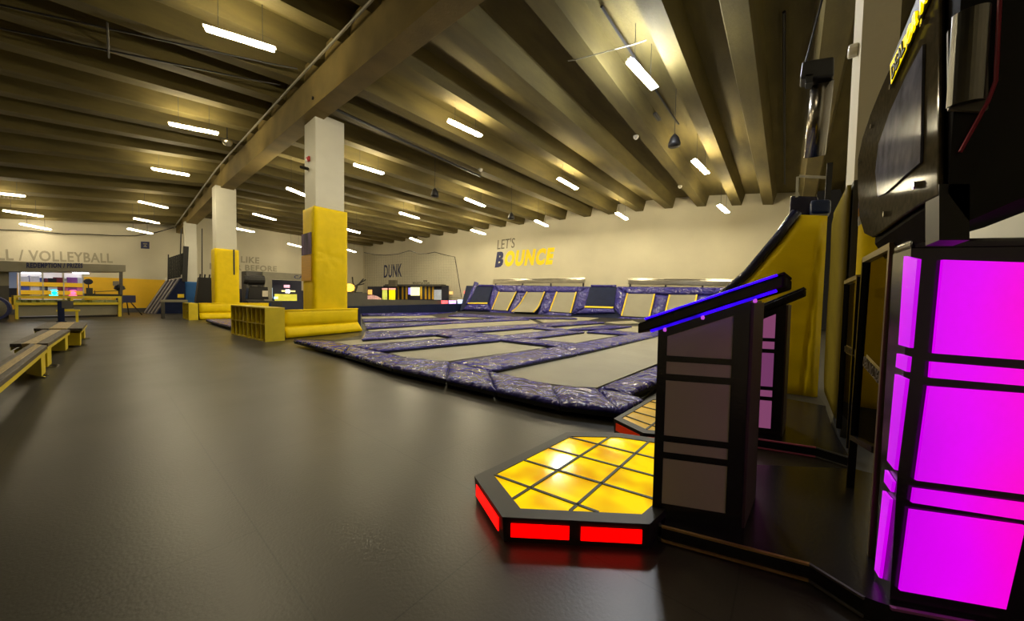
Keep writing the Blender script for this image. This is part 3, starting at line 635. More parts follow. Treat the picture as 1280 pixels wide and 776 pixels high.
# small dark sign high on the far wall
a, b, c, d = (fwp(x, y, .02) for x, y in ((176, 310.5), (186.8, 311), (186.8, 302.2), (176, 301.8)))
e = thing('wall_sign', 'small square dark sign high on the far wall', 'sign', a.lerp(b, .5))
MB().prism([a, b, c, d], (.0, .02, 0)).build('plate', 'navy_ink', e)
u, v = b - a, d - a; nn = u.cross(v).normalized() * .01
m = MB()
for x0, x1, y0, y1 in ((.25, .75, .62, .78), (.3, .7, .25, .38), (.42, .58, .38, .55)): m.prism([a + u * x0 + v * y0 + nn, a + u * x1 + v * y0 + nn, a + u * x1 + v * y1 + nn, a + u * x0 + v * y1 + nn], nn * .5)
m.build('symbol', 'grey', e)
# drooping cable along the top of the far wall
pts = [fwp(x, y, .15) for x, y in ((-30, 284), (0, 287), (40, 288.5), (80, 292.3), (110, 292.6), (140, 294.3), (170, 294.5), (195, 290.5), (222, 283))]
tag(MB().tube(pts, .022, 5).build('cable', 'black'), 'black cable sagging along the top of the far wall', 'cable')
# ------------------------------------------------------------------ redemption counter (far left)
KA, KB = (8, 26.9), (-8, 24.9)
def kp(x, y, off=0.): n = (.124, -.992); return PL(x, y, shiftp(KA, n, off), shiftp(KB, n, off))
kn = Vector((-.124, .992, 0)); Z = Vector((0, 0, 1))
e = thing('prize_kiosk', 'grey prize booth with overhanging header at the far left', 'kiosk', kp(75, 395) * 1)
ORIG[e.name] = Vector(e.location)
q = [kp(-60, 339), kp(157, 339.5), kp(157, 331.3), kp(-60, 324)]
hd_ = MB().prism(q, kn * 2.1).build('header', 'grey', e)
lettering('REDEMPTION / PRIZES', kp(33, 334.8, .015), kp(103.5, 334.9, .015), kp(33, 328.2, .015), 'navy_ink', .045, 0, .006, 'header_lettering', hd_)
q = [kp(150, 395.3), kp(153.5, 395.3), kp(153.5, 339.6), kp(150, 339.6)]; MB().prism(q, kn * .2).build('post', 'greyd', e)
q = [kp(-60, 402), kp(12, 400.5), kp(12, 357), kp(-60, 357)]; MB().prism([p + kn * .5 for p in q], kn * .15).build('side_wall', 'greyd', e)
q = [kp(-60, 357), kp(12, 357), kp(12, 339.2), kp(-60, 339.2)]; MB().prism([p + kn * .5 for p in q], kn * .15).build('side_wall_upper', 'grey', e)
q = [kp(12, 372), kp(23.5, 372), kp(23.5, 360), kp(12, 360)]; MB().prism([p + kn * 1.2 for p in q], kn * .1).build('inner_wall_lower', 'navy_paint', e)
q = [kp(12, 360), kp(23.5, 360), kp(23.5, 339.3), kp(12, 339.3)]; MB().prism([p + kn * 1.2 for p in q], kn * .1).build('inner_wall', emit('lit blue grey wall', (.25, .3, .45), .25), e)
for x in (39, 101):
    p = kp(x, 338.6, -1.6); p.z = kp(x, 339.2).z - .03; MB().box(p, (.5, .3, .04)).build('downlight', emit('booth downlight', (.8, .85, 1), 9), e)
# shelves
SA, SB = (8, 29.3), (-8, 27.3)
def sp(x, y, off=0.): n = (.124, -.992); return PL(x, y, shiftp(SA, n, off), shiftp(SB, n, off))
e = thing('display_shelving', 'lit yellow shelving full of prizes inside the booth', 'shelving', Vector((sp(64, 372).x, sp(64, 372).y, 0)))
for x in (25, 53.5, 79.5, 104):
    q = [Vector((sp(x - .8, 372).x, sp(x - .8, 372).y, 0)), Vector((sp(x + .8, 372).x, sp(x + .8, 372).y, 0)), sp(x + .8, 340.5), sp(x - .8, 340.5)]
    MB().prism(q, kn * .4).build('upright', mat('pale upright', (.6, .55, .35), .5), e)
shz = []
for y in (353, 363.2, 371):
    a, b = sp(25, y), sp(104, y); a.z = b.z = (a.z + b.z) / 2; shz.append(a.z)
    hh = .2 if y < 370 else .1
    MB().prism([a + kn * .02, b + kn * .02, b + kn * .38, a + kn * .38], -Z * hh).build('shelf', emit('glowing yellow shelf', (.9, .5, .02), .25), e)
a, b = sp(24, 372), sp(105, 372); MB().prism([Vector((a.x, a.y, 0)) + kn * .42, Vector((b.x, b.y, 0)) + kn * .42, Vector((b.x, b.y, sp(60, 340).z)) + kn * .42, Vector((a.x, a.y, sp(60, 340).z)) + kn * .42], kn * .05).build('back_board', emit('lit shelf back', (.75, .72, .78), .5, var=.3), e)
cols = {'white': (.75, .75, .82), 'blue': (.08, .12, .5), 'black': (.02, .02, .03), 'maroon': (.22, .03, .05), 'pink': (.7, .2, .5), 'purple': (.3, .08, .4), 'grey': (.3, .3, .34), 'cyan': (.1, .45, .65)}
cm = {k: mat('prize ' + k, v, .4) for k, v in cols.items()}
rows = [['white', 'blue', 'white', 'blue', 'maroon', 'black', 'maroon', 'white', 'purple', 'white'], ['blue', 'grey', 'white', 'grey', 'black', 'white', 'maroon', 'pink', 'purple', 'pink'], ['black', 'grey', 'white', 'grey', 'black', 'grey', 'black', 'pink', 'white', 'pink']]
xsx = [31, 38, 44, 49.5, 58, 66, 74, 84, 91, 98.5]; rn = ['top', 'middle', 'bottom']; bn = ['left bay', 'left bay', 'left bay', 'left bay', 'middle bay', 'middle bay', 'middle bay', 'right bay', 'right bay', 'right bay']
pos = ['far left of', 'left of centre in', 'right of centre in', 'far right of', 'left in', 'centre of', 'right in', 'left in', 'centre of', 'right in']
for r in range(3):
    for i, x in enumerate(xsx):
        if r == 2 and i in (5, 8): continue
        p = sp(x, 360); p.z = shz[r] + .001; p += kn * .2; h = random.uniform(.2, .34); w = random.uniform(.24, .33)
        m = MB()
        if i % 3 == 1: m.lathe(p, [(w * .3, 0), (w * .46, h * .25), (w * .4, h * .6), (w * .24, h * .72), (w * .3, h * .85), (w * .12, h)], 10)
        else: m.box(p + Z * h / 2, (w, .26, h), .12)
        o = m.build('prize_toy' if i % 3 == 1 else 'prize_box', cm[rows[r][i]], smooth=i % 3 == 1)
        tag(o, f"{rows[r][i]} {'rounded toy' if i % 3 == 1 else 'boxed prize'} {pos[i]} the {rn[r]} shelf, {bn[i]}", 'prize', 'prizes on the lit booth shelves')
for x, c, lab in ((68, (.0, .75, 1.), 'glowing turquoise orb on the prize shelving'), (91.5, (1., .08, .18), 'glowing pink-red orb on the prize shelving')):
    p = sp(x, 360); p.z = shz[2] + .001; p += kn * .2
    tag(MB().lathe(p, [(.06, 0), (.17, .07), (.21, .2), (.17, .33), (.06, .4)], 14).build('glowing_orb', emit('orb glow', c, 3), smooth=True), lab, 'orb lamp')
# glass counter
CA, CB = G(17, 399), G(153, 395.5)
cn = Vector((-(CB - CA).y, (CB - CA).x, 0)).normalized(); 
if cn.y < 0: cn = -cn
def cp(x, y, off=0.): n = (-cn.x, -cn.y); return PL(x, y, shiftp(CA, n, off), shiftp(CB, n, off))
e = thing('glass_counter', 'long yellow framed glass counter in front of the prize booth', 'counter', (CA + CB) / 2 + cn * .3)
def cbar(x0, x1, y0, y1, m, nm, dep=.7, off=0.):
    q = [cp(x0, y1, off), cp(x1, y1, off), cp(x1, y0, off), cp(x0, y0, off)]
    za, zb = (q[0].z + q[1].z) / 2, (q[2].z + q[3].z) / 2
    for p in q[:2]: p.z = max(za, 0.)
    for p in q[2:]: p.z = zb
    return MB().prism(q, cn * dep).build(nm, m, e)
cbar(17, 152, 369.8, 372, 'yellow_wood', 'top_rail'); cbar(17, 152, 378, 381, 'yellow_wood', 'bottom_rail'); cbar(17, 20, 372.1, 377.9, 'yellow_wood', 'corner_post'); cbar(88, 91.5, 372.1, 377.9, 'yellow_wood', 'corner_post')
cbar(20.2, 87.8, 372.1, 377.9, 'vitrine', 'glass_front', .02, -.02); cbar(91.7, 147.5, 372.1, 377.9, 'vitrine', 'glass_front', .02, -.02)
cbar(19, 23, 381.1, 399, 'yellow_wood', 'leg', .12); cbar(148, 152, 372.1, 395.8, 'yellow_wood', 'leg', .12)
cbar(23.2, 88, 380, 394.5, 'grey', 'front_panel', .05, -.15); cbar(88.2, 147.5, 380, 393.5, 'grey', 'front_panel', .05, -.15); cbar(25, 147, 394.6, 397.6, 'black', 'plinth', .2, -.25)
mcol = [mat('trinket %d' % i, c, .5) for i, c in enumerate(((.5, .55, .25), (.15, .15, .15), (.6, .6, .55), (.4, .42, .05)))]
m = MB(); 
for k in range(46):
    x = 22 + k * 2.7
    if 87 < x < 93: continue
    p = cp(x, 377.6, -.25 - .2 * random.random()); m.box((p.x, p.y, cp(x, 378, -.3).z + .06), (.14, .1, .12), random.random())
o = m.build('trinkets', mcol[0], e); o['kind'] = 'stuff'; o['label'] = 'small trinkets behind the counter glass'
# items on and by the counter
def onc(x, back=.35): p = cp(x, 370, -back); p.z = (cp(17, 369.8).z + cp(152, 369.8).z) / 2 + .002; return p
p = onc(112); e = thing('cash_register', 'black cash register standing on the prize counter', 'cash register', p)
MB().box(p + Z * .06, (.32, .34, .12), .12).build('drawer_base', 'black', e); MB().prism([p + Vector((-.1, -.1, .12)), p + Vector((.1, -.1, .12)), p + Vector((.1, .02, .38)), p + Vector((-.1, .02, .38))], (0, .04, 0)).build('screen', 'black', e)
p = onc(134); e = thing('display_tray', 'dark tray of goods on the right end of the counter', 'tray', p)
MB().box(p + Z * .05, (.9, .4, .1), .12).build('tray', 'black', e); MB().bar(p + Vector((-.4, 0, .2)), p + Vector((.4, .1, .28)), .3, .03).build('lid', 'black', e)
for s in (-.38, .38): MB().tube([p + Vector((s, .12, .1)), p + Vector((s, .12, .26))], .015).build('prop', 'black', e)
p = G(158, 394); e = thing('box_stand', 'navy box on splayed thin legs beside the counter', 'stand', p)
zt = CAM.z + ray(157, 369).z * p.xy.length / ray(157, 369).xy.length; zb = CAM.z + ray(157, 378).z * p.xy.length / ray(157, 378).xy.length
MB().box((p.x, p.y, (zt + zb) / 2), (.62, .4, zt - zb), .12).build('box', 'navy_ink', e)
for dx, dy in ((-.35, 0), (.55, .1), (.1, .35)): MB().tube([(p.x + dx * .3, p.y + dy * .3, zb), (p.x + dx, p.y + dy, .0)], .025, 6).build('leg', 'black', e)
p = cp(150, 380, -.9); e = thing('floor_sign', 'dark figure-like sign post behind the counter end', 'sign', (p.x, p.y, 0)); 
MB().tube([(p.x, p.y, 0), (p.x, p.y, cp(152, 362).z)], .05).build('pole', 'black', e); MB().lathe((p.x, p.y, cp(152, 363).z), [(.08, 0), (.2, .08), (.16, .22), (.05, .3)], 10).build('finial', 'black', e)
a = fwp(141, 357, .04); b = fwp(149, 353, .04)
tag(MB().prism([fwp(141, 357, .05), fwp(148.5, 357, .05), fwp(148.5, 351.3, .05), fwp(141, 351.3, .05)], -kn * .03).build('wall_plaque', 'dgrey_ink'), 'small brown plaque on the yellow far wall', 'plaque')
p = PL(110, 352, SA, SB) ; e = thing('wall_fan', 'round black fan at the right end of the shelving', 'fan', p)
MB().tube([p, p - kn * .15], .15, 16).build('cage', 'black', e); MB().bar(p - kn * .1 - Z * .14, Vector((p.x, p.y, shz[2])) - kn * .1, .04).build('bracket', 'black', e)
# ------------------------------------------------------------------ benches
def bench(nl, nr, fr, label, ext=0., ht=.42):
    NL, NR, FR = G(*nl, ht), G(*nr, ht), G(*fr, ht)
    u = (NR - NL); w = min(u.length, 1.0); u.normalize(); v = FR - NR; L = v.length + ext; v.normalize()
    NR = FR - v * L; o = NR - u * w
    e = thing('wide_bench', label, 'bench', Vector(((o + NR).x / 2, (o + NR).y / 2, 0)) + v * L / 2, 'wide benches along the walkway')
    t = .055; k = 0
    for f0, f1, mm in ((0, .3, 'wood_dark'), (.305, .68, 'wood'), (.685, 1, 'wood_dark')):
        a, b = o + u * w * f0, o + u * w * f1
        MB().prism([a, b, b + v * L, a + v * L], -Z * t).build('plank', mm, e, bevel=.006)['label'] = 'pale plank' if mm == 'wood' else 'grey weathered plank'
    for f0 in (.015, .97):
        a = o + u * w * f0; MB().prism([a - Z * t, a + u * w * .015 - Z * t, a + u * w * .015 + v * L - Z * t, a + v * L - Z * t], -Z * .05).build('apron', 'yellow_wood', e)
    for s in (.12, L - .55):
        a = o + u * w * .06 + v * s; bb = o + u * w * .94 + v * s
        MB().prism([Vector((a.x, a.y, .03)), Vector((bb.x, bb.y, .03)), Vector(((bb + v * .4).x, (bb + v * .4).y, .03)), Vector(((a + v * .4).x, (a + v * .4).y, .03))], Z * (ht - t - .052 - .03)).build('leg', 'yellow_wood', e, bevel=.008)
        lg = LASTOBJ[0]
        for q in (.1, .3):
            c = bb + v * q - u * .1; MB().bar((c.x, c.y, .016), (c.x + u.x * .2, c.y + u.y * .2, .016), .02, .02).build('foot', 'chrome', lg)
bench((12, 429.5), (60, 429), (87.6, 411.7), 'second wide plank bench from the front, crossed by a pale middle plank')
bench((42, 410.5), (103, 410.3), (109.5, 402.5), 'farthest wide plank bench, with the navy bin stand at it')
bench((-30, 470), (0, 477), (59, 431.5), 'front plank bench cut off by the left edge of the view', 1.2)
# navy stand between the benches
p = G(77, 411); e = thing('drop_box_stand', 'navy upright stand with a boxy head rising behind the second bench', 'stand', p)
hz = lambda y, x=77: CAM.z + ray(x, y).z * p.xy.length / ray(x, y).xy.length
ww = (G(85, 411) - G(70, 411)).length
MB().lathe(p, [(ww * .5, 0), (ww * .48, .12), (ww * .3, .25)], 4).build('foot', 'navy', e)
MB().box((p.x, p.y, (hz(404) + hz(376)) / 2), (ww * .42, ww * .42, hz(376) - hz(404)), .1).build('body', 'navy', e, bevel=.01)
q = p + Vector((ww * .4, .02, 0)); MB().box((q.x, q.y, (hz(376) + hz(385)) / 2), (ww * .75, ww * .5, hz(376) - hz(385)), .1).build('head', 'greyd', e, bevel=.01)
MB().box((q.x + .02, q.y, hz(387.5)), (ww * .7, ww * .4, .06), .1).build('tray', 'yellow_wood', e)
# yellow stool behind
p = G(86, 403); e = thing('stool', 'small yellow stool beyond the navy stand', 'stool', p); hz = lambda y, x=86: CAM.z + ray(x, y).z * p.xy.length / ray(x, y).xy.length
MB().box((p.x, p.y, hz(388)), (.55, .4, .06)).build('seat', 'yellow_wood', e)
for sx in (-.2, .2):
    for sy in (-.14, .14): MB().bar((p.x + sx, p.y + sy, 0), (p.x + sx, p.y + sy, hz(388) - .03), .06).build('leg', 'yellow_wood', e)
# navy round game at the left edge
p = G(-15, 402); e = thing('navy_machine', 'tall navy rounded machine cut off by the left edge', 'game machine', p); hz = lambda y: CAM.z + ray(2, y).z * p.xy.length / ray(2, y).xy.length
MB().tube([(p.x, p.y, .5), (p.x, p.y + .35, .5)], .5, 24).build('wheel', 'navy_ink', e); MB().tube([(p.x, p.y - .03, .5), (p.x, p.y, .5)], .42, 24).build('rim', 'chrome', e)
MB().box((p.x - .3, p.y + .2, .02), (.8, .5, .04)).build('base', 'black', e)
# ------------------------------------------------------------------ climbing ramp with net, far wall
V1 = (G(196, 391.2), G(233, 391.2)); yv = 27.6
def v1(x, y): return PY(x, y, yv)
def v2(x, y): return PY(x, y, yv + 1.2)
e = thing('slanted_ramp', 'steep navy ramp with pale slats against the far wall', 'ramp', v1(210, 391))
a, b, c, d = v1(196, 391.3), v1(233, 391.3), v1(231, 347), v1(226.5, 347.5)
a2, d2 = v2(178.5, 389.3), v2(206, 351.5)
for q in (a, b, a2): q.z = 0
b2, c2 = Vector((b.x, a2.y, 0)), Vector((c.x, a2.y, d2.z))
m = MB(); m.add([a, b, c, d, a2, b2, c2, d2], [(0, 1, 2, 3), (7, 6, 5, 4), (4, 5, 1, 0), (5, 6, 2, 1), (6, 7, 3, 2), (7, 4, 0, 3)]); m.build('body', 'navy', e)
nrm = (a2 - a).cross(d - a).normalized()
if nrm.x > 0: nrm = -nrm
for k in range(4):
    f0, f1 = .06 + k * .24, .06 + k * .24 + .115
    MB().prism([a.lerp(a2, f0) + nrm * .003, a.lerp(a2, f1) + nrm * .003, d.lerp(d2, f1) + nrm * .003, d.lerp(d2, f0) + nrm * .003], nrm * .04).build('slat', M['slat'], e)['label'] = 'pale slat'
MB().bar(d + Vector((.08, .0, .1)), d2 + Vector((.08, 0, .1)), .16, .2).build('top_roll', mat('white roll', (.6, .57, .48), .5), e)
MB().prism([v1(222, 372), v1(230, 372), v1(230, 367.5), v1(222, 367.5)], (0, -.015, 0)).build('label_plate', 'trim_yellow', e)['label'] = 'small yellow plate'
e = thing('safety_net', 'black net panel on dark posts above the slanted ramp', 'net', d + Vector((0, .6, .2)))
q = [v1(210, 349.5), v1(227.5, 346), v1(229, 316), v1(211, 322)]; MB().prism(q, (0, .02, 0)).build('net', 'net_dense', e)
MB().bar(v1(210, 352), v1(210.5, 318), .05).build('post', 'black', e); MB().bar(v1(230.5, 352), v1(232.5, 308), .22).build('post', 'black', e); MB().bar(v1(225.5, 320), v1(226.5, 286), .05).build('post', 'black', e)
p = G(211, 399) ; e = thing('grey_bench', 'small grey step bench beside the small cubby', 'bench', G(218, 397.5)); p = G(218, 397.5)
hz = lambda y, x=218: CAM.z + ray(x, y).z * p.xy.length / ray(x, y).xy.length
MB().box((p.x, p.y, hz(376)), (.9, .5, .1)).build('seat', 'grey', e)
for s in (-.38, .38): MB().box((p.x + s, p.y, (hz(376) - .05) / 2), (.1, .45, hz(376) - .052)).build('leg', 'greyd', e)
# black rack and machine beyond the second column
p = G(261, 388.5); p = p * (24.6 / p.y); p.z = 0; hz = lambda y, x=261: CAM.z + ray(x, y).z * p.xy.length / ray(x, y).xy.length
e = thing('equipment_rack', 'black slatted rack with a tall thin pole left of the second column', 'rack', p)
w = .95; h0 = hz(347)
MB().prism([p + Vector((-w / 2 - .12, 0, 0)), p + Vector((w / 2, 0, 0)), p + Vector((w / 2, 0, h0)), p + Vector((-w / 2 + .1, 0, h0))], (0, .5, 0)).build('body', 'black', e)
for k in range(5): MB().bar(p + Vector((-w / 2 + .15 + k * .19, .1, h0)), p + Vector((-w / 2 + .17 + k * .19, .1, h0 + .18)), .06).build('peg', 'black', e)
MB().tube([p + Vector((-w / 2 + .25, .2, h0)), p + Vector((-w / 2 + .28, .2, hz(286))) ], .025, 6).build('pole', 'black', e)
MB().box(p + Vector((-.1, -.2, .06)), (1.5, .4, .12)).build('base', 'black', e)
p = G(325, 388); p = p * (24.0 / p.y); p.z = 0; hz = lambda y, x=322: CAM.z + ray(x, y).z * p.xy.length / ray(x, y).xy.length
xw = lambda x: PY(x, 370, p.y).x
e = thing('ride_machine', 'black machine with a bulky head and white notice, left of the snack booth', 'game machine', p)
MB().box(((xw(307) + xw(350)) / 2, p.y, hz(378) / 2 + .05), (xw(350) - xw(307), .9, hz(374) - .1)).build('base', 'black', e, bevel=.03)
MB().prism([(xw(308), p.y - .3, hz(374)), (xw(334), p.y - .3, hz(374)), (xw(333), p.y - .3, hz(358.5)), (xw(310), p.y - .3, hz(358.5))], (0, .6, 0)).build('cabinet', 'gloss_black', e, bevel=.03)
MB().bar((xw(313), p.y, hz(360)), (xw(313), p.y, hz(355)), .12).build('neck', 'black', e); MB().bar((xw(324), p.y, hz(360)), (xw(324), p.y, hz(355)), .12).build('neck', 'black', e)
MB().tube([(xw(309), p.y, hz(350.5)), (xw(330), p.y, hz(350))], (hz(345) - hz(357)) / 2, 12).build('head', 'black', e); MB().tube([(xw(304.5), p.y, hz(350)), (xw(309), p.y, hz(350.5))], .24, 12).build('muzzle', 'black', e)
MB().prism([(xw(326), p.y - .32, hz(370.5)), (xw(333), p.y - .32, hz(370.5)), (xw(333), p.y - .32, hz(363)), (xw(326), p.y - .32, hz(363))], (0, .015, 0)).build('notice', mat('white notice', (.65, .6, .5), .5), e)['label'] = 'white notice sheet'
# snack booth
p = G(355, 386); p = p * (26.5 / p.y); p.z = 0; hz = lambda y, x=355: CAM.z + ray(x, y).z * p.xy.length / ray(x, y).xy.length
xw = lambda x: PY(x, 370, p.y).x
e = thing('snack_booth', 'grey snack booth with lit serving window behind the nearest column', 'booth', p)
X0, X1 = xw(329), xw(382)
MB().box(((X0 + X1) / 2, p.y + .2, (hz(341) + hz(349.5)) / 2), (X1 - X0, .3, hz(341) - hz(349.5))).build('header', 'grey', e)
MB().box((X0 + .3, p.y + .2, hz(349.5) / 2), (xw(338.5) - X0, .3, hz(349.5) - .004)).build('side_wall', 'grey', e)
MB().box((X0 - .35, p.y + .9, hz(341) / 2), (.9, 1.2, hz(341))).build('side_cladding', 'greyd', e)
MB().box(((X0 + X1) / 2 + .3, p.y + .25, hz(376) / 2), (X1 - X0 - .6, .3, hz(376))).build('serving_counter', 'navy_paint', e)
MB().box(((X0 + X1) / 2 + .3, p.y + 1.7, hz(349) / 2), (X1 - X0, .1, hz(349))).build('back_wall', 'navy_paint', e)
lettering('CAFE', (xw(368), p.y + .04, hz(347.5)), (xw(388), p.y + .04, hz(347.5)), (xw(368), p.y + .04, hz(343.2)), 'navy_ink', .02, 0, .006, 'header_lettering', e)
for x0, x1, y0, y1, c, s, nm in ((339, 347, 360, 373, (.45, .6, .75), .7, 'lit_cooler'), (350, 378, 367.5, 378, (.75, .7, .08), .55, 'lit_display'), (359, 376, 362.5, 364.5, (.9, .8, .3), 1., 'shelf_light'), (364, 369, 361.5, 366, (.9, .85, 1.), 2.2, 'menu_screen'), (362, 369, 355.5, 359, (.8, .4, .5), 1.2, 'lit_sign'), (349, 354, 371, 374, (.3, .5, .9), 1.5, 'lit_sign')):
    MB().box(((xw(x0) + xw(x1)) / 2, p.y + 1.1, (hz(y0) + hz(y1)) / 2), (xw(x1) - xw(x0), .1, hz(y0) - hz(y1))).build(nm, emit(nm + ' glow', c, s, var=.5, scale=4), e)
# ------------------------------------------------------------------ dunk wall: booths, lantern tree, net
def dp(x, y, off=1.2): return bwp(x, y, off)
dnorm = Vector((.992, .126, 0))
def dbox(e, nm, x0, x1, y0, y1, m, off=1.2, dep=.8, ground=False):
    q = [dp(x0, y1, off), dp(x1, y1, off), dp(x1, y0, off), dp(x0, y0, off)]
    if ground: q[0].z = q[1].z = 0
    return MB().prism(q, dnorm * dep).build(nm, m, e)
c = dp(495, 375); e = thing('reception_booth', 'low booth with yellow and navy striped front below the word DUNK', 'booth', Vector((c.x, c.y, 0)))
dbox(e, 'wall', 479, 552, 356.5, 378, 'navy_paint', 1.0, .8, True)
dbox(e, 'roof_edge', 481, 552, 355.3, 357.4, 'greyd', 1.35, .5)
for i, x in enumerate((497.5, 503, 508, 526.5, 532, 536.5, 541)): dbox(e, 'stripe', x - 1, x + 1, 358, 374, 'yellow_paint', 1.04, .03)['label'] = 'yellow vertical stripe'
dbox(e, 'screen', 513.5, 524, 359, 369.2, emit('bright screen', (.95, .92, .45), 1.6, var=.25, scale=6), 1.3, .06)['label'] = 'glowing screen'
dbox(e, 'screen', 510.5, 513.3, 359.5, 368, emit('violet screen', (.35, .3, 1.), 1.1), 1.3, .06)['label'] = 'violet screen edge'
dbox(e, 'window', 542.5, 551.5, 362, 374.5, emit('pale window', (.55, .6, .68), .35, var=.4, scale=2), 1.04, .03)
lettering('REGISTRATION', dp(516, 355, 1.3), dp(537, 355.2, 1.3), dp(516, 352.4, 1.3), 'dgrey_ink', .03, 0, .006, 'roof_lettering', e)
dbox(e, 'sign_board', 529, 533.5, 350.3, 351.8, 'dgrey_ink', 1.3, .05)
c = dp(470, 375, 1.8); e = thing('vending_kiosk', 'navy kiosk with lit windows left of the striped booth', 'kiosk', Vector((c.x, c.y, 0)))
dbox(e, 'body', 459.5, 476.3, 358, 378, 'navy_paint', 1.6, .5, True)
dbox(e, 'sign_tower', 486.5 - 1, 494.5, 350, 358, 'dgrey_ink', 1.6, .2)
dbox(e, 'lit_window', 459.8, 464.5, 362, 368, emit('amber window', (1., .55, .12), 1.1), 1.66, .05)['label'] = 'small amber window'
for x0, x1, cc, lab in ((477.6, 484, (.6, .65, .1), 'vending machine with green-yellow glow'), (486, 494, (.95, .85, .0), 'bright yellow glowing vending machine beside the striped booth')):
    c = dp((x0 + x1) / 2, 375, 1.9); v = thing('vending_machine', lab, 'vending machine', Vector((c.x, c.y, 0)))
    dbox(v, 'body', x0 - .3, x1 + .3, 359.5, 378, 'black', 1.9, .24, True); dbox(v, 'lit_front', x0 + .3, x1 - .3, 362.3, 374.5, emit('vending glow', cc, 1.0, var=.6, scale=2.5), 1.94, .03); dbox(v, 'top_light', x0, x1, 360.2, 362, emit('vending top', (1., .35, .3), 1.6), 1.94, .03)
c = dp(465, 374, 3.2); tag(MB().lathe(Vector((c.x, c.y, dp(465, 376.5, 3.2).z - .05)), [(.05, 0), (.75, .05), (.7, .3), (.35, .5), (.05, .56)], 14).build('lit_mound', emit('pinkish glow', (.8, .45, .42), .35, var=.7, scale=5), smooth=True), 'pinkish lit rounded game beside the amber window', 'game machine')
# lantern tree
tA = fwp(438, 372, 5.0); e = thing('lantern_tree', 'bare artificial tree with an orange lantern beside the column padding', 'artificial tree', Vector((tA.x, tA.y, 0)))
tp = lambda x, y: fwp(x, y, 5.0)
MB().tube([Vector((tp(441, 374).x, tp(441, 374).y, 0)), tp(441, 373), tp(442.5, 364), tp(445, 357)], .16, 8).build('trunk', 'black', e)
for path in (((445, 357), (450, 354), (457, 349.5)), ((444, 359), (441, 353), (440.5, 346)), ((446, 356.5), (450, 355.8), (455, 354.5)), ((443, 362), (436, 357), (430, 354.5)), ((449, 354.5), (453, 350), (454.5, 348.5))):
    MB().tube([tp(*q) for q in path], .05, 6).build('branch', 'black', e)
lc = tp(436.5, 359.5); MB().lathe(lc - Z * .3, [(.1, 0), (.34, .12), (.38, .3), (.34, .48), (.1, .6)], 14).build('lantern', emit('orange lantern', (1., .48, .04), 4.), e, smooth=True)['label'] = 'round orange lantern'
# lit little machines beside the ramp
for x0, x1, y0, y1, cc, lab in ((552.5, 559.5, 375.5, 379.5, (1., .12, .14), 'small red-lit display low beside the net edge'), (562, 570, 375.5, 379.5, (.75, .45, 1.), 'small violet-lit display right of the red-lit one'), (573, 580, 374.5, 380, (.6, .7, 1.), 'small blue-white display next to the ramp fin')):
    q = [PL(x, y, (BA[0], BA[1] + .42), (BB[0], BB[1] + .42)) for x, y in ((x0, y1), (x1, y1), (x1, y0), (x0, y0))]; c = (q[0] + q[1]) / 2
    v = thing('lit_display', lab, 'display', Vector((c.x, c.y, 0)))
    g = [Vector((q[0].x, q[0].y, 0)), Vector((q[1].x, q[1].y, 0)), q[1], q[0]]; MB().prism([p + Vector((0, .02, 0)) for p in g], (0, .1, 0)).build('pedestal', 'black', v)
    MB().prism(q, (0, .1, 0)).build('screen', emit('display glow', cc, 1.5, var=.5, scale=6), v)
for x, y, cc, lab in ((564, 366, (1., .6, .2), 'small amber wall light inside the net'), (582.5, 365.3, (1., .22, .2), 'small red wall light left of the ramps')):
    q = [bwp(x + a, y + b, .03) for a, b in ((-2, 1.8), (2, 1.8), (2, -1.8), (-2, -1.8))]
    tag(MB().prism(q, -dnorm * .06).build('wall_light', emit('wall light glow', cc, 1.1)), lab, 'wall light')
# net hung in front of the wall
NA, NB = (11.7, 23.8), (15.7, 20.05)
npx = [(455, 377), (577, 372), (568.5, 321), (556, 318.5), (543.5, 315), (533, 317), (523, 317), (512, 313), (497, 317.5), (482, 318.8), (468, 318), (455, 315.5)]
q = [PL(x, y, NA, NB) for x, y in npx]
e = thing('ball_net', 'tall thin black net hanging before the DUNK wall', 'net', (q[0] + q[1]) / 2)
MB().prism(q, (.01, .01, 0)).build('net', 'net', e)
MB().tube(q[1:], .025, 5).build('border_rope', 'black', e)
# ------------------------------------------------------------------ right side: pillar, padded fin, wall fittings
pc = G(1050, 546); pX = pc.x; pY = pc.y; pD = .62
zpaint = PX(1050, 228, pX).z
yr = PX(1124, 60, pX).y
pil = MB().prism([(pX, pY, zpaint), (pX + pD, pY, zpaint), (pX + pD, yr, zpaint), (pX, yr, zpaint)], Z * (6.4 - zpaint)).build('pillar', 'wall'); struct(pil, 'cream upper part of the right wall pillar')
pil2 = MB().prism([(pX, pY, 0), (pX + pD, pY, 0), (pX + pD, yr, 0), (pX, yr, 0)], Z * zpaint).build('pillar', 'dark_paint'); struct(pil2, 'charcoal lower part of the right wall pillar')
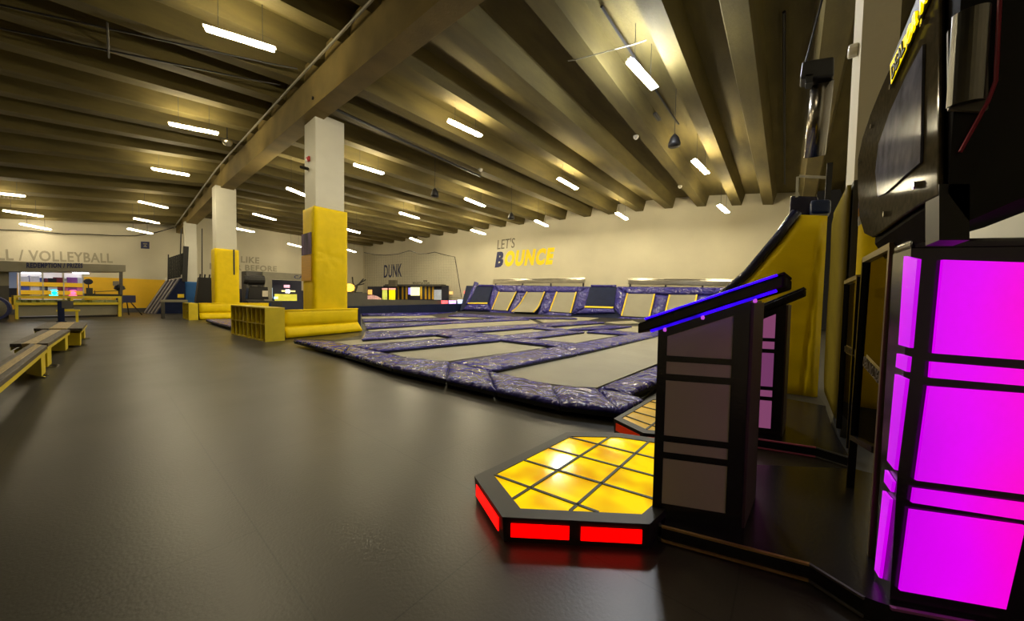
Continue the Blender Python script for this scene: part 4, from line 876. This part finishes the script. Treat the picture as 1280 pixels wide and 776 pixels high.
# padded fin (side of the quarter ramp)
FX = 5.86
fp = lambda x, y: PX(x, y, FX)
e = thing('quarter_ramp_side', 'tall yellow padded ramp side with navy edge behind the lecterns', 'padded ramp', fp(1000, 502))
poly = [fp(880, 485), fp(1021.5, 501.5), fp(1034.5, 269.5), fp(998.5, 268.3), fp(975, 300), fp(937, 345), fp(905, 372), fp(880, 390)]
ctr = fp(975, 420)
def finpad():
    # grid pad clipped by the sloping outline: columns from left to right
    s = MB(); nu, nv = 44, 40; xsn = [880 + (1034.5 - 880) * i / nu for i in range(nu + 1)]
    top = [(880, 390), (905, 372), (937, 345), (975, 300), (998.5, 268.3), (1034.5, 269.5)]; bot = [(880, 487), (975, 499), (1034.5, 502.5)]
    def fn(u, v):
        x = 880 + (1034.5 - 880) * u; yt, yb = interp(x, top), interp(x, bot); y = yb + (yt - yb) * v
        x2 = x - (y - 269.5) / 232 * 13 * max(0, (x - 980) / 54)
        p = fp(x2, y); w = noise.noise(Vector((0, p.y * 2.2, p.z * 2.6))) * .022 + noise.noise(Vector((3, p.y * 5, p.z * 9))) * .012
        sx = 1016 - (y - 370) / 130 * 15
        w -= .05 * math.exp(-((x2 - sx) / 1.6) ** 2) if y > 300 else 0
        edge = min(u, 1 - u, v, 1 - v) * 14
        return p + Vector((-.10 * min(1, edge) - w * min(1, edge), 0, 0))
    s.sheet(fn, nu, nv); return s
finpad().build('yellow_pad', 'yellow', e, smooth=True)
bk = [fp(880, 487), fp(1021.5, 501.5), fp(1034.5, 269.5), fp(998.5, 268.3), fp(975, 300), fp(937, 345), fp(905, 372), fp(880, 390)]
MB().prism(bk, (.9, 0, 0)).build('core', 'navy', e)
ed = [fp(998.5, 267), fp(975, 298.5), fp(937, 343.5), fp(905, 370.5), fp(880, 388.5)]
MB().tube([p + Vector((-.05, .02, .02)) for p in ed], .06, 8).build('edge_roll', vinyl('dark navy roll', (.012, .012, .04), .25), e, smooth=True)['label'] = 'glossy navy edge roll'
pl = [G(880, 520), G(1040, 526), Vector((FX - .02, G(1040, 526).y, 0)), Vector((FX - .02, G(880, 520).y, 0))]
MB().prism([(FX + .1, fp(880, 487).y, 0), (FX + .1, fp(1022, 501).y - .02, 0), (FX - .45, fp(1022, 501).y - .05, 0), (FX - .3, fp(880, 487).y, 0)], Z * .04).build('plinth', 'greyd', e)
MB().prism([(FX + .1, fp(880, 487).y, .04), (FX + .1, fp(1022, 501).y, .04), (FX + .85, fp(1022, 501).y, .04), (FX + .85, fp(880, 487).y, .04)], Z * .1).build('foot', 'greyd', e)
# yellow pads on the pillar flank
q = [(pX + .02, pY + .012, .16), (FX - .2, pY + .012, .16), (FX - .2, pY + .012, fp(1034, 271).z), (pX + .02, pY + .012, fp(1034, 271).z)]
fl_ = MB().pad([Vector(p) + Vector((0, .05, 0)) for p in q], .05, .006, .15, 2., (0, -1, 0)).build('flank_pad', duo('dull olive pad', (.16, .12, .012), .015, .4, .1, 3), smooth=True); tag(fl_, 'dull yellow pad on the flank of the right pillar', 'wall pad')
# yellow padded wall beyond, seen through the acrylic screens
q = [(pX - .02, pY - .02, 0.35), (pX - .02, yr, 0.35), (pX - .02, yr, PX(1075, 300, pX).z), (pX - .02, PX(1064, 300, pX).y, PX(1064, 300, pX).z)]
wy0 = PX(1056, 400, pX).y
q = [(pX - .06, wy0, PX(1060, 505, pX).z), (pX - .06, yr, PX(1060, 505, pX).z), (pX - .06, yr, PX(1070, 232, pX).z), (pX - .06, wy0 - .08, PX(1070, 232, pX).z)]
wy1 = PX(1066, 400, pX).y
q[0] = (pX - .06, wy1, q[0][2]); q[3] = (pX - .06, wy1, q[3][2])
o = MB().pad(q, .05, .006, .1, 2., (1, 0, 0)).build('yellow_pad', 'yellow', smooth=True); tag(o, 'yellow pad on the front of the right pillar behind the acrylic screens', 'wall pad')
q = [PX(x, y, pX - .08) for x, y in ((1072.5, 283), (1081, 276), (1081, 240), (1073.5, 247))]
e = thing('rules_poster', 'narrow poster on the yellow pillar pad beside the big screen', 'poster', (q[0] + q[1]) / 2)
mid = lambda t: (q[0].lerp(q[3], t), q[1].lerp(q[2], t))
for t0, t1, nm, mm in ((0, .33, 'white_part', mat('poster white', (.6, .58, .5), .4)), (.335, .62, 'orange_part', mat('poster orange strip', (.6, .28, .05), .4, 0, .3, 5)), (.625, 1, 'photo_part', mat('poster violet', (.12, .09, .2), .3, 0, .5, 5))):
    a, b = mid(t0); d, c = mid(t1); MB().prism([a, b, c, d], (.01, 0, 0)).build(nm, mm, e)
# dark box with glossy tube high on the wall
HX = 5.6
h = lambda x, y: PX(x, y, HX)
e = thing('tube_heater', 'dark bracket with a long glossy tube high beside the right pillar', 'heater', h(1025, 180))
MB().prism([h(1000, 98), h(1043, 94), h(1043, 70), h(1003, 76)], (.25, 0, 0)).build('bracket', 'black', e, bevel=.02)
MB().prism([h(1007, 104), h(1016, 103), h(1016, 92), h(1007, 93)], (.15, 0, 0)).build('clamp', 'black', e)
MB().tube([h(1029, 96) + Vector((.15, 0, 0)), h(1021, 178) + Vector((.5, 0, 0))], .11, 14).build('tube', mat('smoked steel', (.22, .2, .17), .22, 1, .1, 5), e, smooth=True)
MB().tube([h(1000 + 7, 78), h(1035, -40) + Vector((.3, 0, 0))], .012, 5).build('cable', 'black', e)
p = PX(1046, 70, pX + .2); p.y = pY + .03
tag(MB().tube([(p.x, pY, p.z), (p.x, pY + .07, p.z)], .06, 12).build('motion_sensor', 'housing', bevel=.015), 'white knob-like sensor on the edge of the right pillar', 'sensor')
bX = 6.4; w = lambda x, y: PX(x, y, bX)
e = thing('wall_bracket', 'white metal arm bracket above the yellow ramp side', 'bracket', w(1035, 255))
MB().bar(w(999, 220), w(1035, 222), .03).build('arm', mat('white metal', (.6, .58, .48), .4), e); MB().bar(w(997, 221), w(996, 246), .03).build('drop', mat('white metal drop', (.6, .58, .48), .4), e)
MB().bar(w(1037.5, 204), w(1034, 255), .06).build('wall_plate', 'black', e)
e = thing('pad_block', 'navy padded blocks capping the yellow ramp side', 'pad', fp(1010, 268) + Vector((.5, 0, 0)))
b_ = lambda x, y: PX(x, y, 6.5)
MB().prism([b_(986, 275), b_(1022, 270), b_(1023, 245), b_(988, 244)], (.5, 0, 0)).build('dark_block', vinyl('plum navy vinyl', (.02, .017, .035), .25), e, bevel=.03); MB().prism([b_(1012, 272), b_(1036, 272), b_(1036.5, 255), b_(1012, 256)], (-.3, 0, 0)).build('blue_block', vinyl('deep blue vinyl', (.008, .02, .07), .3), e, bevel=.03)
# ------------------------------------------------------------------ arcade: platforms
PZ = .09
def platform(px, extra, label, name='stage_platform'):
    pts = [G(x, y, PZ) for x, y in px] + [Vector((a, b, PZ)) for a, b in extra]
    e = thing(name, label, 'platform', Vector((sum(p.x for p in pts) / len(pts), sum(p.y for p in pts) / len(pts), 0)))
    MB().prism(pts, (0, 0, -(PZ - .002))).build('deck', 'gloss_black', e)
    return e, pts
e, pp = platform([(808, 632), (827, 656), (1012, 703.5), (1081, 746), (1112, 757), (1262, 785)], [(2.15, -.95), (3.3, -.95), (3.35, -.40), (2.65, .55), (2.3, .72)], 'near black arcade stage with brass edge strips')
def edge(e, a, b, m):
    d = (b - a).normalized(); n = Vector((d.y, -d.x, 0))
    if n.dot(CAM - a) < 0: n = -n
    MB().bar(a + n * .004 + Vector((0, 0, -.004)), b + n * .004 + Vector((0, 0, -.004)), .014, .010).build('edge_strip', m, e)['label'] = 'top edge strip'
    a2, b2 = Vector((a.x, a.y, .012)), Vector((b.x, b.y, .012)); MB().bar(a2 + n * .004, b2 + n * .004, .012, .010).build('edge_strip', m, e)['label'] = 'bottom edge strip'
edge(e, pp[1], pp[2], 'gold'); edge(e, pp[0], pp[1], 'steel'); edge(e, pp[2], pp[3], 'greyd'); edge(e, pp[4], pp[5], mat('magenta reflection strip', (.35, .1, .3), .4))  # cabinet's magenta reflection painted into the colour of the last strip
e, pp2 = platform([(935, 546), (1020, 558.5), (1062, 571)], [(4.3, -.36), (5.2, -.36), (5.3, .2), (4.3, .45)], 'far black arcade stage with pink edge')
edge(e, pp2[0], pp2[1], mat('pink edge strip', (.6, .12, .22), .4)); edge(e, pp2[1], pp2[2], 'greyd')
# ------------------------------------------------------------------ lecterns
def lectern(A, B, zA, zB, over_l, over_r, depth, label, panel_m, led, side='brownside', slab_th=.055):
    u = (B - A); W = u.length; u.normalize(); n = Vector((1, -.06, 0)).normalized()
    e = thing('lectern', label, 'lectern', (A + B) / 2 + n * depth / 2)
    P = lambda a, z, d=0.: A + u * a + n * d + Z * (z - A.z)
    zt = lambda a: zA + (zB - zA) * a / W
    f = .045; z0 = A.z
    # carcass
    MB().prism([P(0, z0, .012), P(W, z0, .012), P(W, zt(W), .012), P(0, zt(0), .012)], n * (depth - .024)).build('carcass', 'gloss_black', e)
    # frame posts and rails of the visible side
    fr = MB()
    fr.prism([P(0, z0), P(f, z0), P(f, zt(f)), P(0, zt(0))], n * .02); fr.prism([P(W - f * 1.6, z0), P(W, z0), P(W, zt(W)), P(W - f * 1.6, zt(W - f * 1.6))], n * .02)
    fr.build('corner_post', 'gloss_black', e)
    a0, a1 = f, W - f * 1.6
    H = (zt(a0) + zt(a1)) / 2 - z0
    lv = [(.07, .316), (.35, .407), (.44, .735), (.77, .835), (.866, None)]
    k = 0; prev = 0.
    for lo, hi in lv:
        zl0, zl1 = z0 + lo * (zA - z0), z0 + lo * (zA - z0)
        if hi: q = [P(a0, zl0, .004), P(a1, zl0, .004), P(a1, z0 + hi * (zA - z0), .004), P(a0, z0 + hi * (zA - z0), .004)]
        else: q = [P(a0, zl0, .004), P(a1, zl0, .004), P(a1, zt(a1) - .05, .004), P(a0, zt(a0) - .05, .004)]
        MB().prism(q, n * .012).build('side_panel', panel_m[k % len(panel_m)], e); k += 1
        MB().prism([P(a0, z0 + prev * (zA - z0)), P(a1, z0 + prev * (zA - z0)), P(a1, zl0), P(a0, zl0)], n * .02).build('rail', 'gloss_black', e)
        prev = hi
    MB().prism([P(a0, zt(a0) - .05), P(a1, zt(a1) - .05), P(a1, zt(a1)), P(a0, zt(a0))], n * .02).build('rail', 'gloss_black', e)
    MB().prism([P(W + .001, z0, .02), P(W + .001, zt(W) - .01, .02), P(W + .001, zt(W) - .01, depth - .02), P(W + .001, z0, depth - .02)], u * .012).build('end_panel', side, e)
    # sloping top: two slabs with a light strip between and beneath
    a, b = -over_l, W + over_r
    sl = lambda lo, hi, d0, d1, aa=a, bb=b: [P(aa, zt(aa) + lo, d0), P(bb, zt(bb) + lo, d0), P(bb, zt(bb) + hi, d0), P(aa, zt(aa) + hi, d0)]
    d0, d1 = -.05, depth + .05
    MB().prism(sl(.012, .012 + slab_th, d0, d1), n * (d1 - d0)).build('top_slab', 'flat_black', e, bevel=.008)
    MB().prism(sl(.014 + slab_th, .030 + slab_th, d0 + .02, d1, a + .03, b - .0), n * (d1 - d0 - .03)).build('control_top', 'flat_black', e, bevel=.005)
    if led:
        MB().tube([P(a + .06, zt(a + .06) + .004, d0 + .014), P(b - .03, zt(b - .03) + .004, d0 + .014)], .0075, 8).build('light_strip', led, e)['label'] = 'blue light strip under the top'
        MB().tube([P(a + .03, zt(a + .03) + .024 + slab_th, d0 + .012), P(b - .03, zt(b - .03) + .024 + slab_th, d0 + .012)], .0055, 8).build('light_strip', led, e)['label'] = 'blue light strip along the upper edge'
        for t in (.2, .47, .82):
            aa = a + (b - a) * t; MB().lathe(P(aa, zt(aa) - .022, d0 + .012), [(.006, 0), (.009, .008), (.006, .02)], 8).build('clip', emit('violet clip', (.8, .12, .9), .6), e)
    return e
ledm = emit('blue led strip', (.03, .0, 1.), 1.5, (.05, .02, .3), var=.9, scale=7)
LA, LB = G(815, 643, PZ), G(926, 662, PZ)
zof = lambda P, x, y: CAM.z + ray(x, y).z * P.xy.length / ray(x, y).xy.length
zA, zB = zof(LA, 818, 412), zof(LB, 929, 375)
LW = (LB - LA).length
lectern(LA, LB, zA, zB, .085, .14, .42, 'near lectern with smoked side panels and blue light strips', ['frost'], ledm)
pk = [emit('pink cast panel', (.62, .16, .42), .30, (.3, .12, .2)), emit('pink cast panel slim', (.62, .16, .42), .30, (.3, .12, .2)), emit('violet pink cast panel', (.5, .12, .4), .28, (.3, .1, .2))]  # pink light from the magenta cabinets put into the panels as emission
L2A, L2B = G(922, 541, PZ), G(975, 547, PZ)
lectern(L2A, L2B, zof(L2A, 925, 402), zof(L2B, 988, 380), .1, .12, .42, 'far lectern behind the near one, pink light painted into its side panels', pk, None)
# ------------------------------------------------------------------ glowing hexagonal floor pads
HZ = .135
def hexpad(px, label, hot, redm):
    pts = [G(x, y, HZ) for x, y in px]; c = sum(pts, Vector()) / len(pts)
    e = thing('floor_light_pad', label, 'light pad', Vector((c.x, c.y, 0)), 'glowing player pads on the floor')
    n = len(pts); inn = [c + (p - c) * .86 for p in pts]; low = [c + (p - c) * .985 for p in pts]
    # frame: outer wall + top rim
    s = MB()
    s.add(pts + inn + [p - Z * .02 for p in inn] + [Vector((p.x, p.y, 0)) for p in low], [])
    for i in range(n):
        j = (i + 1) % n; s.f += [(i, j, n + j, n + i), (n + i, n + j, 2 * n + j, 2 * n + i), (j, i, 3 * n + i, 3 * n + j)]
    s.f.append(tuple(3 * n + i for i in range(n))[::-1])
    fo = s.build('frame', 'black', e)
    MB().prism([Vector((p.x, p.y, HZ - .006)) for p in inn], (0, 0, -.012)).build('lit_top', hot, e)
    # bars
    u = (pts[1] - pts[0]); 
    return fo, pts, inn, c
def clipseg(p, d, poly):
    ts = []
    n = len(poly)
    for i in range(n):
        a, b = poly[i], poly[(i + 1) % n]; ex, ey = b.x - a.x, b.y - a.y; den = d.x * ey - d.y * ex
        if abs(den) < 1e-9: continue
        t = ((a.x - p.x) * ey - (a.y - p.y) * ex) / den; w = ((a.x - p.x) * d.y - (a.y - p.y) * d.x) / den
        if -1e-6 <= w <= 1 + 1e-6: ts.append(t)
    return (min(ts), max(ts)) if len(ts) > 1 else None
def hexbars(e, inn, lines, w=.017):
    for (x0, y0), (x1, y1) in lines:
        a, b = G(x0, y0, HZ), G(x1, y1, HZ); d = (b - a).normalized(); r = clipseg(a, d, inn)
        if r: MB().bar(a + d * (r[0] + .004) + Z * -.002, a + d * (r[1] - .004) + Z * -.002, w, .006).build('grid_bar', 'black', e)
def redsides(e, pts, ids, m, two):
    for i in ids:
        a, b = pts[i], pts[(i + 1) % len(pts)]; d = (b - a); n = Vector((d.y, -d.x, 0)).normalized()
        if n.dot(CAM - a) < 0: n = -n
        rng = ((.06, .46), (.54, .95)) if i in two else ((.1, .9),)
        for t0, t1 in rng:
            q = [a + d * t0, a + d * t1]
            MB().prism([Vector((q[0].x, q[0].y, .035)), Vector((q[1].x, q[1].y, .035)), Vector((q[1].x, q[1].y, HZ - .03)), Vector((q[0].x, q[0].y, HZ - .03))], n * .004).build('side_light', m, e)['label'] = 'red side light'
hot = bpy.data.materials.new('backlit yellow acrylic'); hot.use_nodes = True
nt = hot.node_tree; b = nt.nodes['Principled BSDF']; b.inputs['Base Color'].default_value = (.5, .3, .01, 1); b.inputs['Roughness'].default_value = .12
tc = nd(nt, 'ShaderNodeTexCoord'); nz = nd(nt, 'ShaderNodeTexNoise'); nz.inputs['Scale'].default_value = 5.5; nz.inputs['Detail'].default_value = 1
nt.links.new(tc.outputs['Object'], nz.inputs['Vector']); cr = nd(nt, 'ShaderNodeValToRGB'); el = cr.color_ramp.elements
el[0].position, el[1].position = .32, .62; el[0].color = (.62, .30, .0, 1); el[1].color = (.98, .70, .0, 1)
nt.links.new(nz.outputs['Fac'], cr.inputs[0]); nt.links.new(cr.outputs[0], b.inputs['Emission Color']); b.inputs['Emission Strength'].default_value = .95
redm = emit('red side glow', (1., .0, .0), 1.6)
H1 = [(593, 595), (628, 646), (812, 655), (850, 620), (905, 560), (775, 541), (708, 540)]
e, pts, inn, cc = hexpad(H1, 'near glowing yellow floor pad with bright red side lights', hot, redm)
# bars: family one (falling to the right) and family two (rising to the right)
hexbars(e, inn, [((619, 593), (755, 642)), ((656, 574.7), (811, 621)), ((685, 558.8), (812.6, 593)), ((708.5, 545), (814, 571))])
hexbars(e, inn, [((633, 628), (761, 546.5)), ((709, 641), (799, 562))])
redsides(e, pts, [0, 1], redm, {1})
dim = emit('dim yellow acrylic', (.62, .34, .01), .42, (.4, .25, .02), .3, 6)
H2 = [(767, 523), (804, 541), (850, 545), (900, 520), (880, 492), (813, 497)]
e, pts, inn, cc = hexpad(H2, 'far dimmer yellow floor pad half hidden by the near lectern', dim, redm)
hexbars(e, inn, [((781, 519), (820, 533)), ((786, 512), (850, 530)), ((796, 506), (850, 519)), ((806, 500), (850, 509))]); hexbars(e, inn, [((804, 539), (850, 505))])
redsides(e, pts, [0, 1], emit('dim red side glow', (.5, .02, .0), .35), {})
# ------------------------------------------------------------------ arcade cabinet with magenta panels
K1 = G(1112, 752, PZ); K0 = G(1093, 712, PZ); dmain = Vector((.43, -.9, 0)).normalized(); K2 = K1 + dmain * .75
mA, mB = (K1.x, K1.y), (K2.x, K2.y); sA, sB = (K0.x, K0.y), (K1.x, K1.y)
mp_ = lambda x, y, off=0.: PL(x, y, mA, mB) + off * mnv
mnv = Vector((-dmain.y, dmain.x, 0))
if mnv.dot(CAM - K1) < 0: mnv = -mnv
ds = (K1 - K0).normalized(); snv = Vector((-ds.y, ds.x, 0))
if snv.dot(CAM - K0) < 0: snv = -snv
sp_ = lambda x, y, off=0.: PL(x, y, sA, sB) + off * snv
e = thing('game_cabinet', 'black arcade cabinet with glowing magenta panels at the right edge', 'arcade cabinet', (K0 + K2) / 2)
MAG = bpy.data.materials.new('magenta backlit panel'); MAG.use_nodes = True
nt = MAG.node_tree; b = nt.nodes['Principled BSDF']; b.inputs['Base Color'].default_value = (.25, .02, .28, 1); b.inputs['Roughness'].default_value = .35
tc = nd(nt, 'ShaderNodeTexCoord'); vm = nd(nt, 'ShaderNodeVectorMath', operation='DOT_PRODUCT'); vm.inputs[1].default_value = tuple(dmain)
nt.links.new(tc.outputs['Object'], vm.inputs[0])
nz = nd(nt, 'ShaderNodeTexNoise'); nz.inputs['Scale'].default_value = 2.; nz.inputs['Detail'].default_value = 1; nt.links.new(tc.outputs['Object'], nz.inputs['Vector'])
ad = nd(nt, 'ShaderNodeMath', operation='MULTIPLY_ADD'); ad.inputs[1].default_value = .25; nt.links.new(nz.outputs['Fac'], ad.inputs[0]); nt.links.new(vm.outputs['Value'], ad.inputs[2])
mr = nd(nt, 'ShaderNodeMapRange'); mr.inputs['From Min'].default_value = -.34; mr.inputs['From Max'].default_value = .12; nt.links.new(ad.outputs[0], mr.inputs['Value'])
cr = nd(nt, 'ShaderNodeValToRGB'); el = cr.color_ramp.elements; el[0].color = (.52, .0, .74, 1); el[1].color = (1., .0, .55, 1); x = el.new(.5); x.color = (.78, .0, .90, 1)
nt.links.new(mr.outputs[0], cr.inputs[0]); nt.links.new(cr.outputs[0], b.inputs['Emission Color']); b.inputs['Emission Strength'].default_value = 1.0
core = [mp_(1160, 310), mp_(1390, 318), Vector((K2.x, K2.y, PZ)) + dmain * .0, Vector((K1.x, K1.y, PZ))]
def vq(f, px, off, th, nv, nm, m, bevel=0.): return MB().prism([f(x, y, off) for x, y in px], -nv * th).build(nm, m, e, bevel=bevel)
zc = mp_(1160, 310).z
base = [Vector((K0.x, K0.y, PZ)), Vector((K1.x, K1.y, PZ)), Vector((K2.x, K2.y, PZ)), Vector((K2.x + .3, K2.y - .05, PZ)), Vector((K0.x + .35, K0.y - .5, PZ))]
MB().prism(base, Z * (zc - PZ)).build('body', 'gloss_black', e)
for px in ([(1175, 325), (1353, 331), (1325, 453), (1164, 441)], [(1160.5, 451.5), (1322, 465), (1318, 485), (1159, 471)], [(1158, 482), (1315, 494), (1286, 617), (1142, 598.5)], [(1139.5, 608.5), (1283, 628), (1278, 648), (1137, 626)], [(1135, 635), (1277, 655), (1253, 758), (1122, 735)]):
    vq(mp_, px, .012, .01, mnv, 'lit_panel', MAG)
for px in ([(1135.5, 320), (1153, 324), (1143, 435), (1128.5, 431)], [(1126.5, 442), (1141, 446), (1139, 465), (1125, 459)], [(1124, 468), (1138, 474), (1123.5, 588), (1114, 576.5)], [(1111.4, 588), (1121, 603), (1119, 615.6), (1110, 603)], [(1108.5, 614), (1117.4, 624.5), (1104, 723.5), (1098, 713.5)]):
    vq(sp_, px, .012, .01, snv, 'lit_side_panel', MAG)
# cap board with rounded corner
cz = zc; th = .03
cap = [Vector((p.x, p.y, cz)) for p in base]
MB().prism([p + (p - (K0 + K2) / 2 * 1).normalized() * 0 + Z * 0 for p in cap], Z * .035).build('cap', 'gloss_black', e, bevel=.012)
# acrylic screens
def screen(px, post_px, label, text=None, tpx=None, Y=None):
    pl = lambda x, y: PY(x, y, Y)
    q = [pl(*p) for p in px]; c = sum(q, Vector()) / len(q)
    v = thing('acrylic_screen', label, 'screen panel', Vector((c.x, c.y, 0)))
    MB().prism(q, (0, -.008, 0)).build('clear_panel', 'clear', v)
    for a, b, m_ in post_px: MB().bar(pl(*a), pl(*b), .03, .035, (0, 1, 0)).build('frame_bar', m_, v)
    if text:
        t = [pl(*p) for p in tpx]; sh = Vector((0, .006, 0))
        MB().prism([t[0] + sh, t[1] + sh, t[2] + sh, t[3] + sh], (0, -.003, 0)).build('text_band', mat('etched band', (.30, .22, .03), .5), v); tb_ = LASTOBJ[0]
        lettering(text, t[0].lerp(t[3], .15) + sh * 2, t[1].lerp(t[2], .15) + sh * 2, t[0].lerp(t[3], .85) + sh * 2, mat('etched letters', (.06, .045, .01), .5), .03, 0, .003, 'etched_lettering', tb_)
YS = K0.y - .01
bm_ = mat('bronze edge highlight', (.22, .17, .06), .35, .5)  # highlight along the dark bars' edges painted as a bronze tone
screen([(1085, 329), (1117, 311), (1097, 560), (1067, 545)], [((1083, 325), (1061, 629), 'gloss_black'), ((1083, 325), (1119, 307), bm_), ((1118.5, 309), (1090, 711), bm_), ((1067, 547), (1096, 563), 'gloss_black')], 'near clear acrylic screen with a lettered band beside the magenta cabinet', 'DEAL/NO DEAL', [(1083, 460), (1106, 487), (1108, 467), (1085, 446 - 3)][:4], YS)
screen([(1060, 357), (1074, 350), (1063, 530), (1051, 515)], [((1058.5, 353), (1048.5, 535), 'gloss_black'), ((1058.5, 353), (1075, 346), bm_), ((1075.5, 346), (1062, 560), 'gloss_black')], 'far clear acrylic screen next to the right pillar', 'DEAL/NO DEAL', [(1058.5, 441), (1070, 447), (1070.8, 437), (1059.2, 431)], YS - .02)
# ------------------------------------------------------------------ the big screen head
HY = K0.y + .0
hp = lambda x, y, dy=0.: PY(x, y, HY + dy)
Xn = hp(1172, 245, .03).x
e = thing('screen_head', 'huge black arcade screen head with yellow lettered sign at the upper right', 'arcade screen', Vector((Xn + .6, HY - .3, PZ)))
bez = [(1172, 245), (1150, 256), (1125, 272), (1104, 288), (1090, 297), (1080, 292), (1074, 272), (1072, 235), (1072, 200), (1078, 172), (1088, 142), (1100, 112), (1112, 85), (1140, 20), (1166, -38), (1174, -56)]
bz_ = MB().prism([hp(*p, .03) for p in bez], (0, -.012, 0)).build('bezel', duo('dark bezel', (.036, .029, .017), .045, .1, .3, 30), e, bevel=.01)
scr = [(1150, 203), (1128, 222), (1106, 242), (1097, 246), (1094, 215), (1098, 180), (1112, 140), (1132, 96), (1153, 56)]
MB().prism([hp(*p, .037) for p in scr], (0, -.006, 0)).build('screen', duo('dark screen glass', (.095, .10, .145), .09, .12, .45, 9), e)
# yellow lettered sign along the top edge
sg = [(1112.5, 108), (1164, 2), (1156, -20), (1112, 82)]
sgq = [hp(1111, 107, .042), hp(1178, -46, .042), hp(1171, -60, .042), hp(1111, 84, .042)]
sq = [(1113.5, 106), (1172, -30), (1162, -40), (1112.3, 80)]
sg_ = MB().prism([hp(*p, .041) for p in sq], (0, -.008, 0)).build('sign_panel', 'black', e)
yl_ = emit('yellow sign glow', (1., .76, .0), .95)
MB().prism([hp(*p, .044) for p in ((1113.6, 105), (1132.5, 61.5), (1131.8, 43.2), (1112.6, 81))], (0, -.002, 0)).build('lit_half', yl_, sg_)['label'] = 'lit yellow half of the sign'
lettering('DEAL', hp(1115, 99.5, .047), hp(1131, 62, .047), hp(1114.3, 84.5, .047), 'black', .02, 0, .002, 'sign_lettering', sg_)
lettering('OR NO', hp(1133.6, 58, .046), hp(1170, -27, .046), hp(1133, 42, .046), yl_, .05, .25, .003, 'sign_lettering', sg_)
for x, y in ((1158, 26), (1117, 107), (1092, 157), (1072.5 + 4, 202), (1148, 231), (1109, 267)):
    p = hp(x, y, .03); MB().tube([p, p + Vector((0, .012, 0))], .012, 8).build('bolt', 'chrome', bz_)
# body behind, near side face
ns = lambda x, y: PX(x, y, Xn)
nf = [(1173, 243), (1173, -90), (1500, -90), (1500, 180), (1271, 250), (1211, 276)]
nfp = [ns(*p) for p in nf]
for p in nfp: p.y = min(p.y, HY + .012)
MB().prism(nfp, (1.0, 0, 0)).build('housing', duo('black housing', (.008, .007, .008), .02, .3), e)
bq = [(1172, 243), (1166, 247), (1140, 262), (1112, 283), (1093, 296), (1084, 262)]
# silver curved loudspeaker in its recess
c = ns(1206, 80); r = (ns(1184, 80) - ns(1228, 80)).length / 2
zt, zb = ns(1206, 22).z, ns(1206, 134).z
s = MB(); N = 14
prof = [(c.y - r * math.cos(math.pi * k / N), Xn - .02 - r * .75 * math.sin(math.pi * k / N)) for k in range(N + 1)]
s.prism([(x, y, zb) for y, x in prof], Z * (zt - zb)); s.build('curved_speaker', mat('brushed dark steel', (.17, .165, .15), .3, 1, .12, 6, stretch=(8, 8, .3)), e)['label'] = 'brushed steel curved speaker'
MB().prism([ns(1183, 42), ns(1232, 10), ns(1233, 138), ns(1228, 142), ns(1184, 139)], (-.012, 0, 0)).build('recess_plate', mat('plate grey', (.12, .11, .09), .45), e)
MB().tube([ns(1248, -60) - Vector((.012, 0, 0)), ns(1247, 0) - Vector((.012, 0, 0)), ns(1242, 104) - Vector((.012, 0, 0)), ns(1232, 130) - Vector((.012, 0, 0)), ns(1198, 192) - Vector((.012, 0, 0))], .004, 6).build('red_trim', mat('dark red trim', (.28, .01, .04), .35), e)
MB().prism([ns(1174, 300), ns(1212, 300), ns(1212, 230), ns(1174, 230)], (.12, 0, 0)).build('support_post', 'black', e)
q = [hp(1068, 320, -.02), hp(1078, 318, -.02), hp(1088, 296, -.02), hp(1087, 250, -.02), hp(1072, 250, -.02)]
# ------------------------------------------------------------------ light and view
w = bpy.data.worlds.new('world'); S.world = w; w.use_nodes = True
w.node_tree.nodes['Background'].inputs[0].default_value = (1., .85, .6, 1); w.node_tree.nodes['Background'].inputs[1].default_value = .01
S.view_settings.view_transform = 'Standard'; S.view_settings.look = 'None'; S.view_settings.gamma = 1; S.view_settings.use_curve_mapping = False
S.view_settings.exposure = 0.0
S.cycles.use_denoising = True
S.cycles.max_bounces = 6
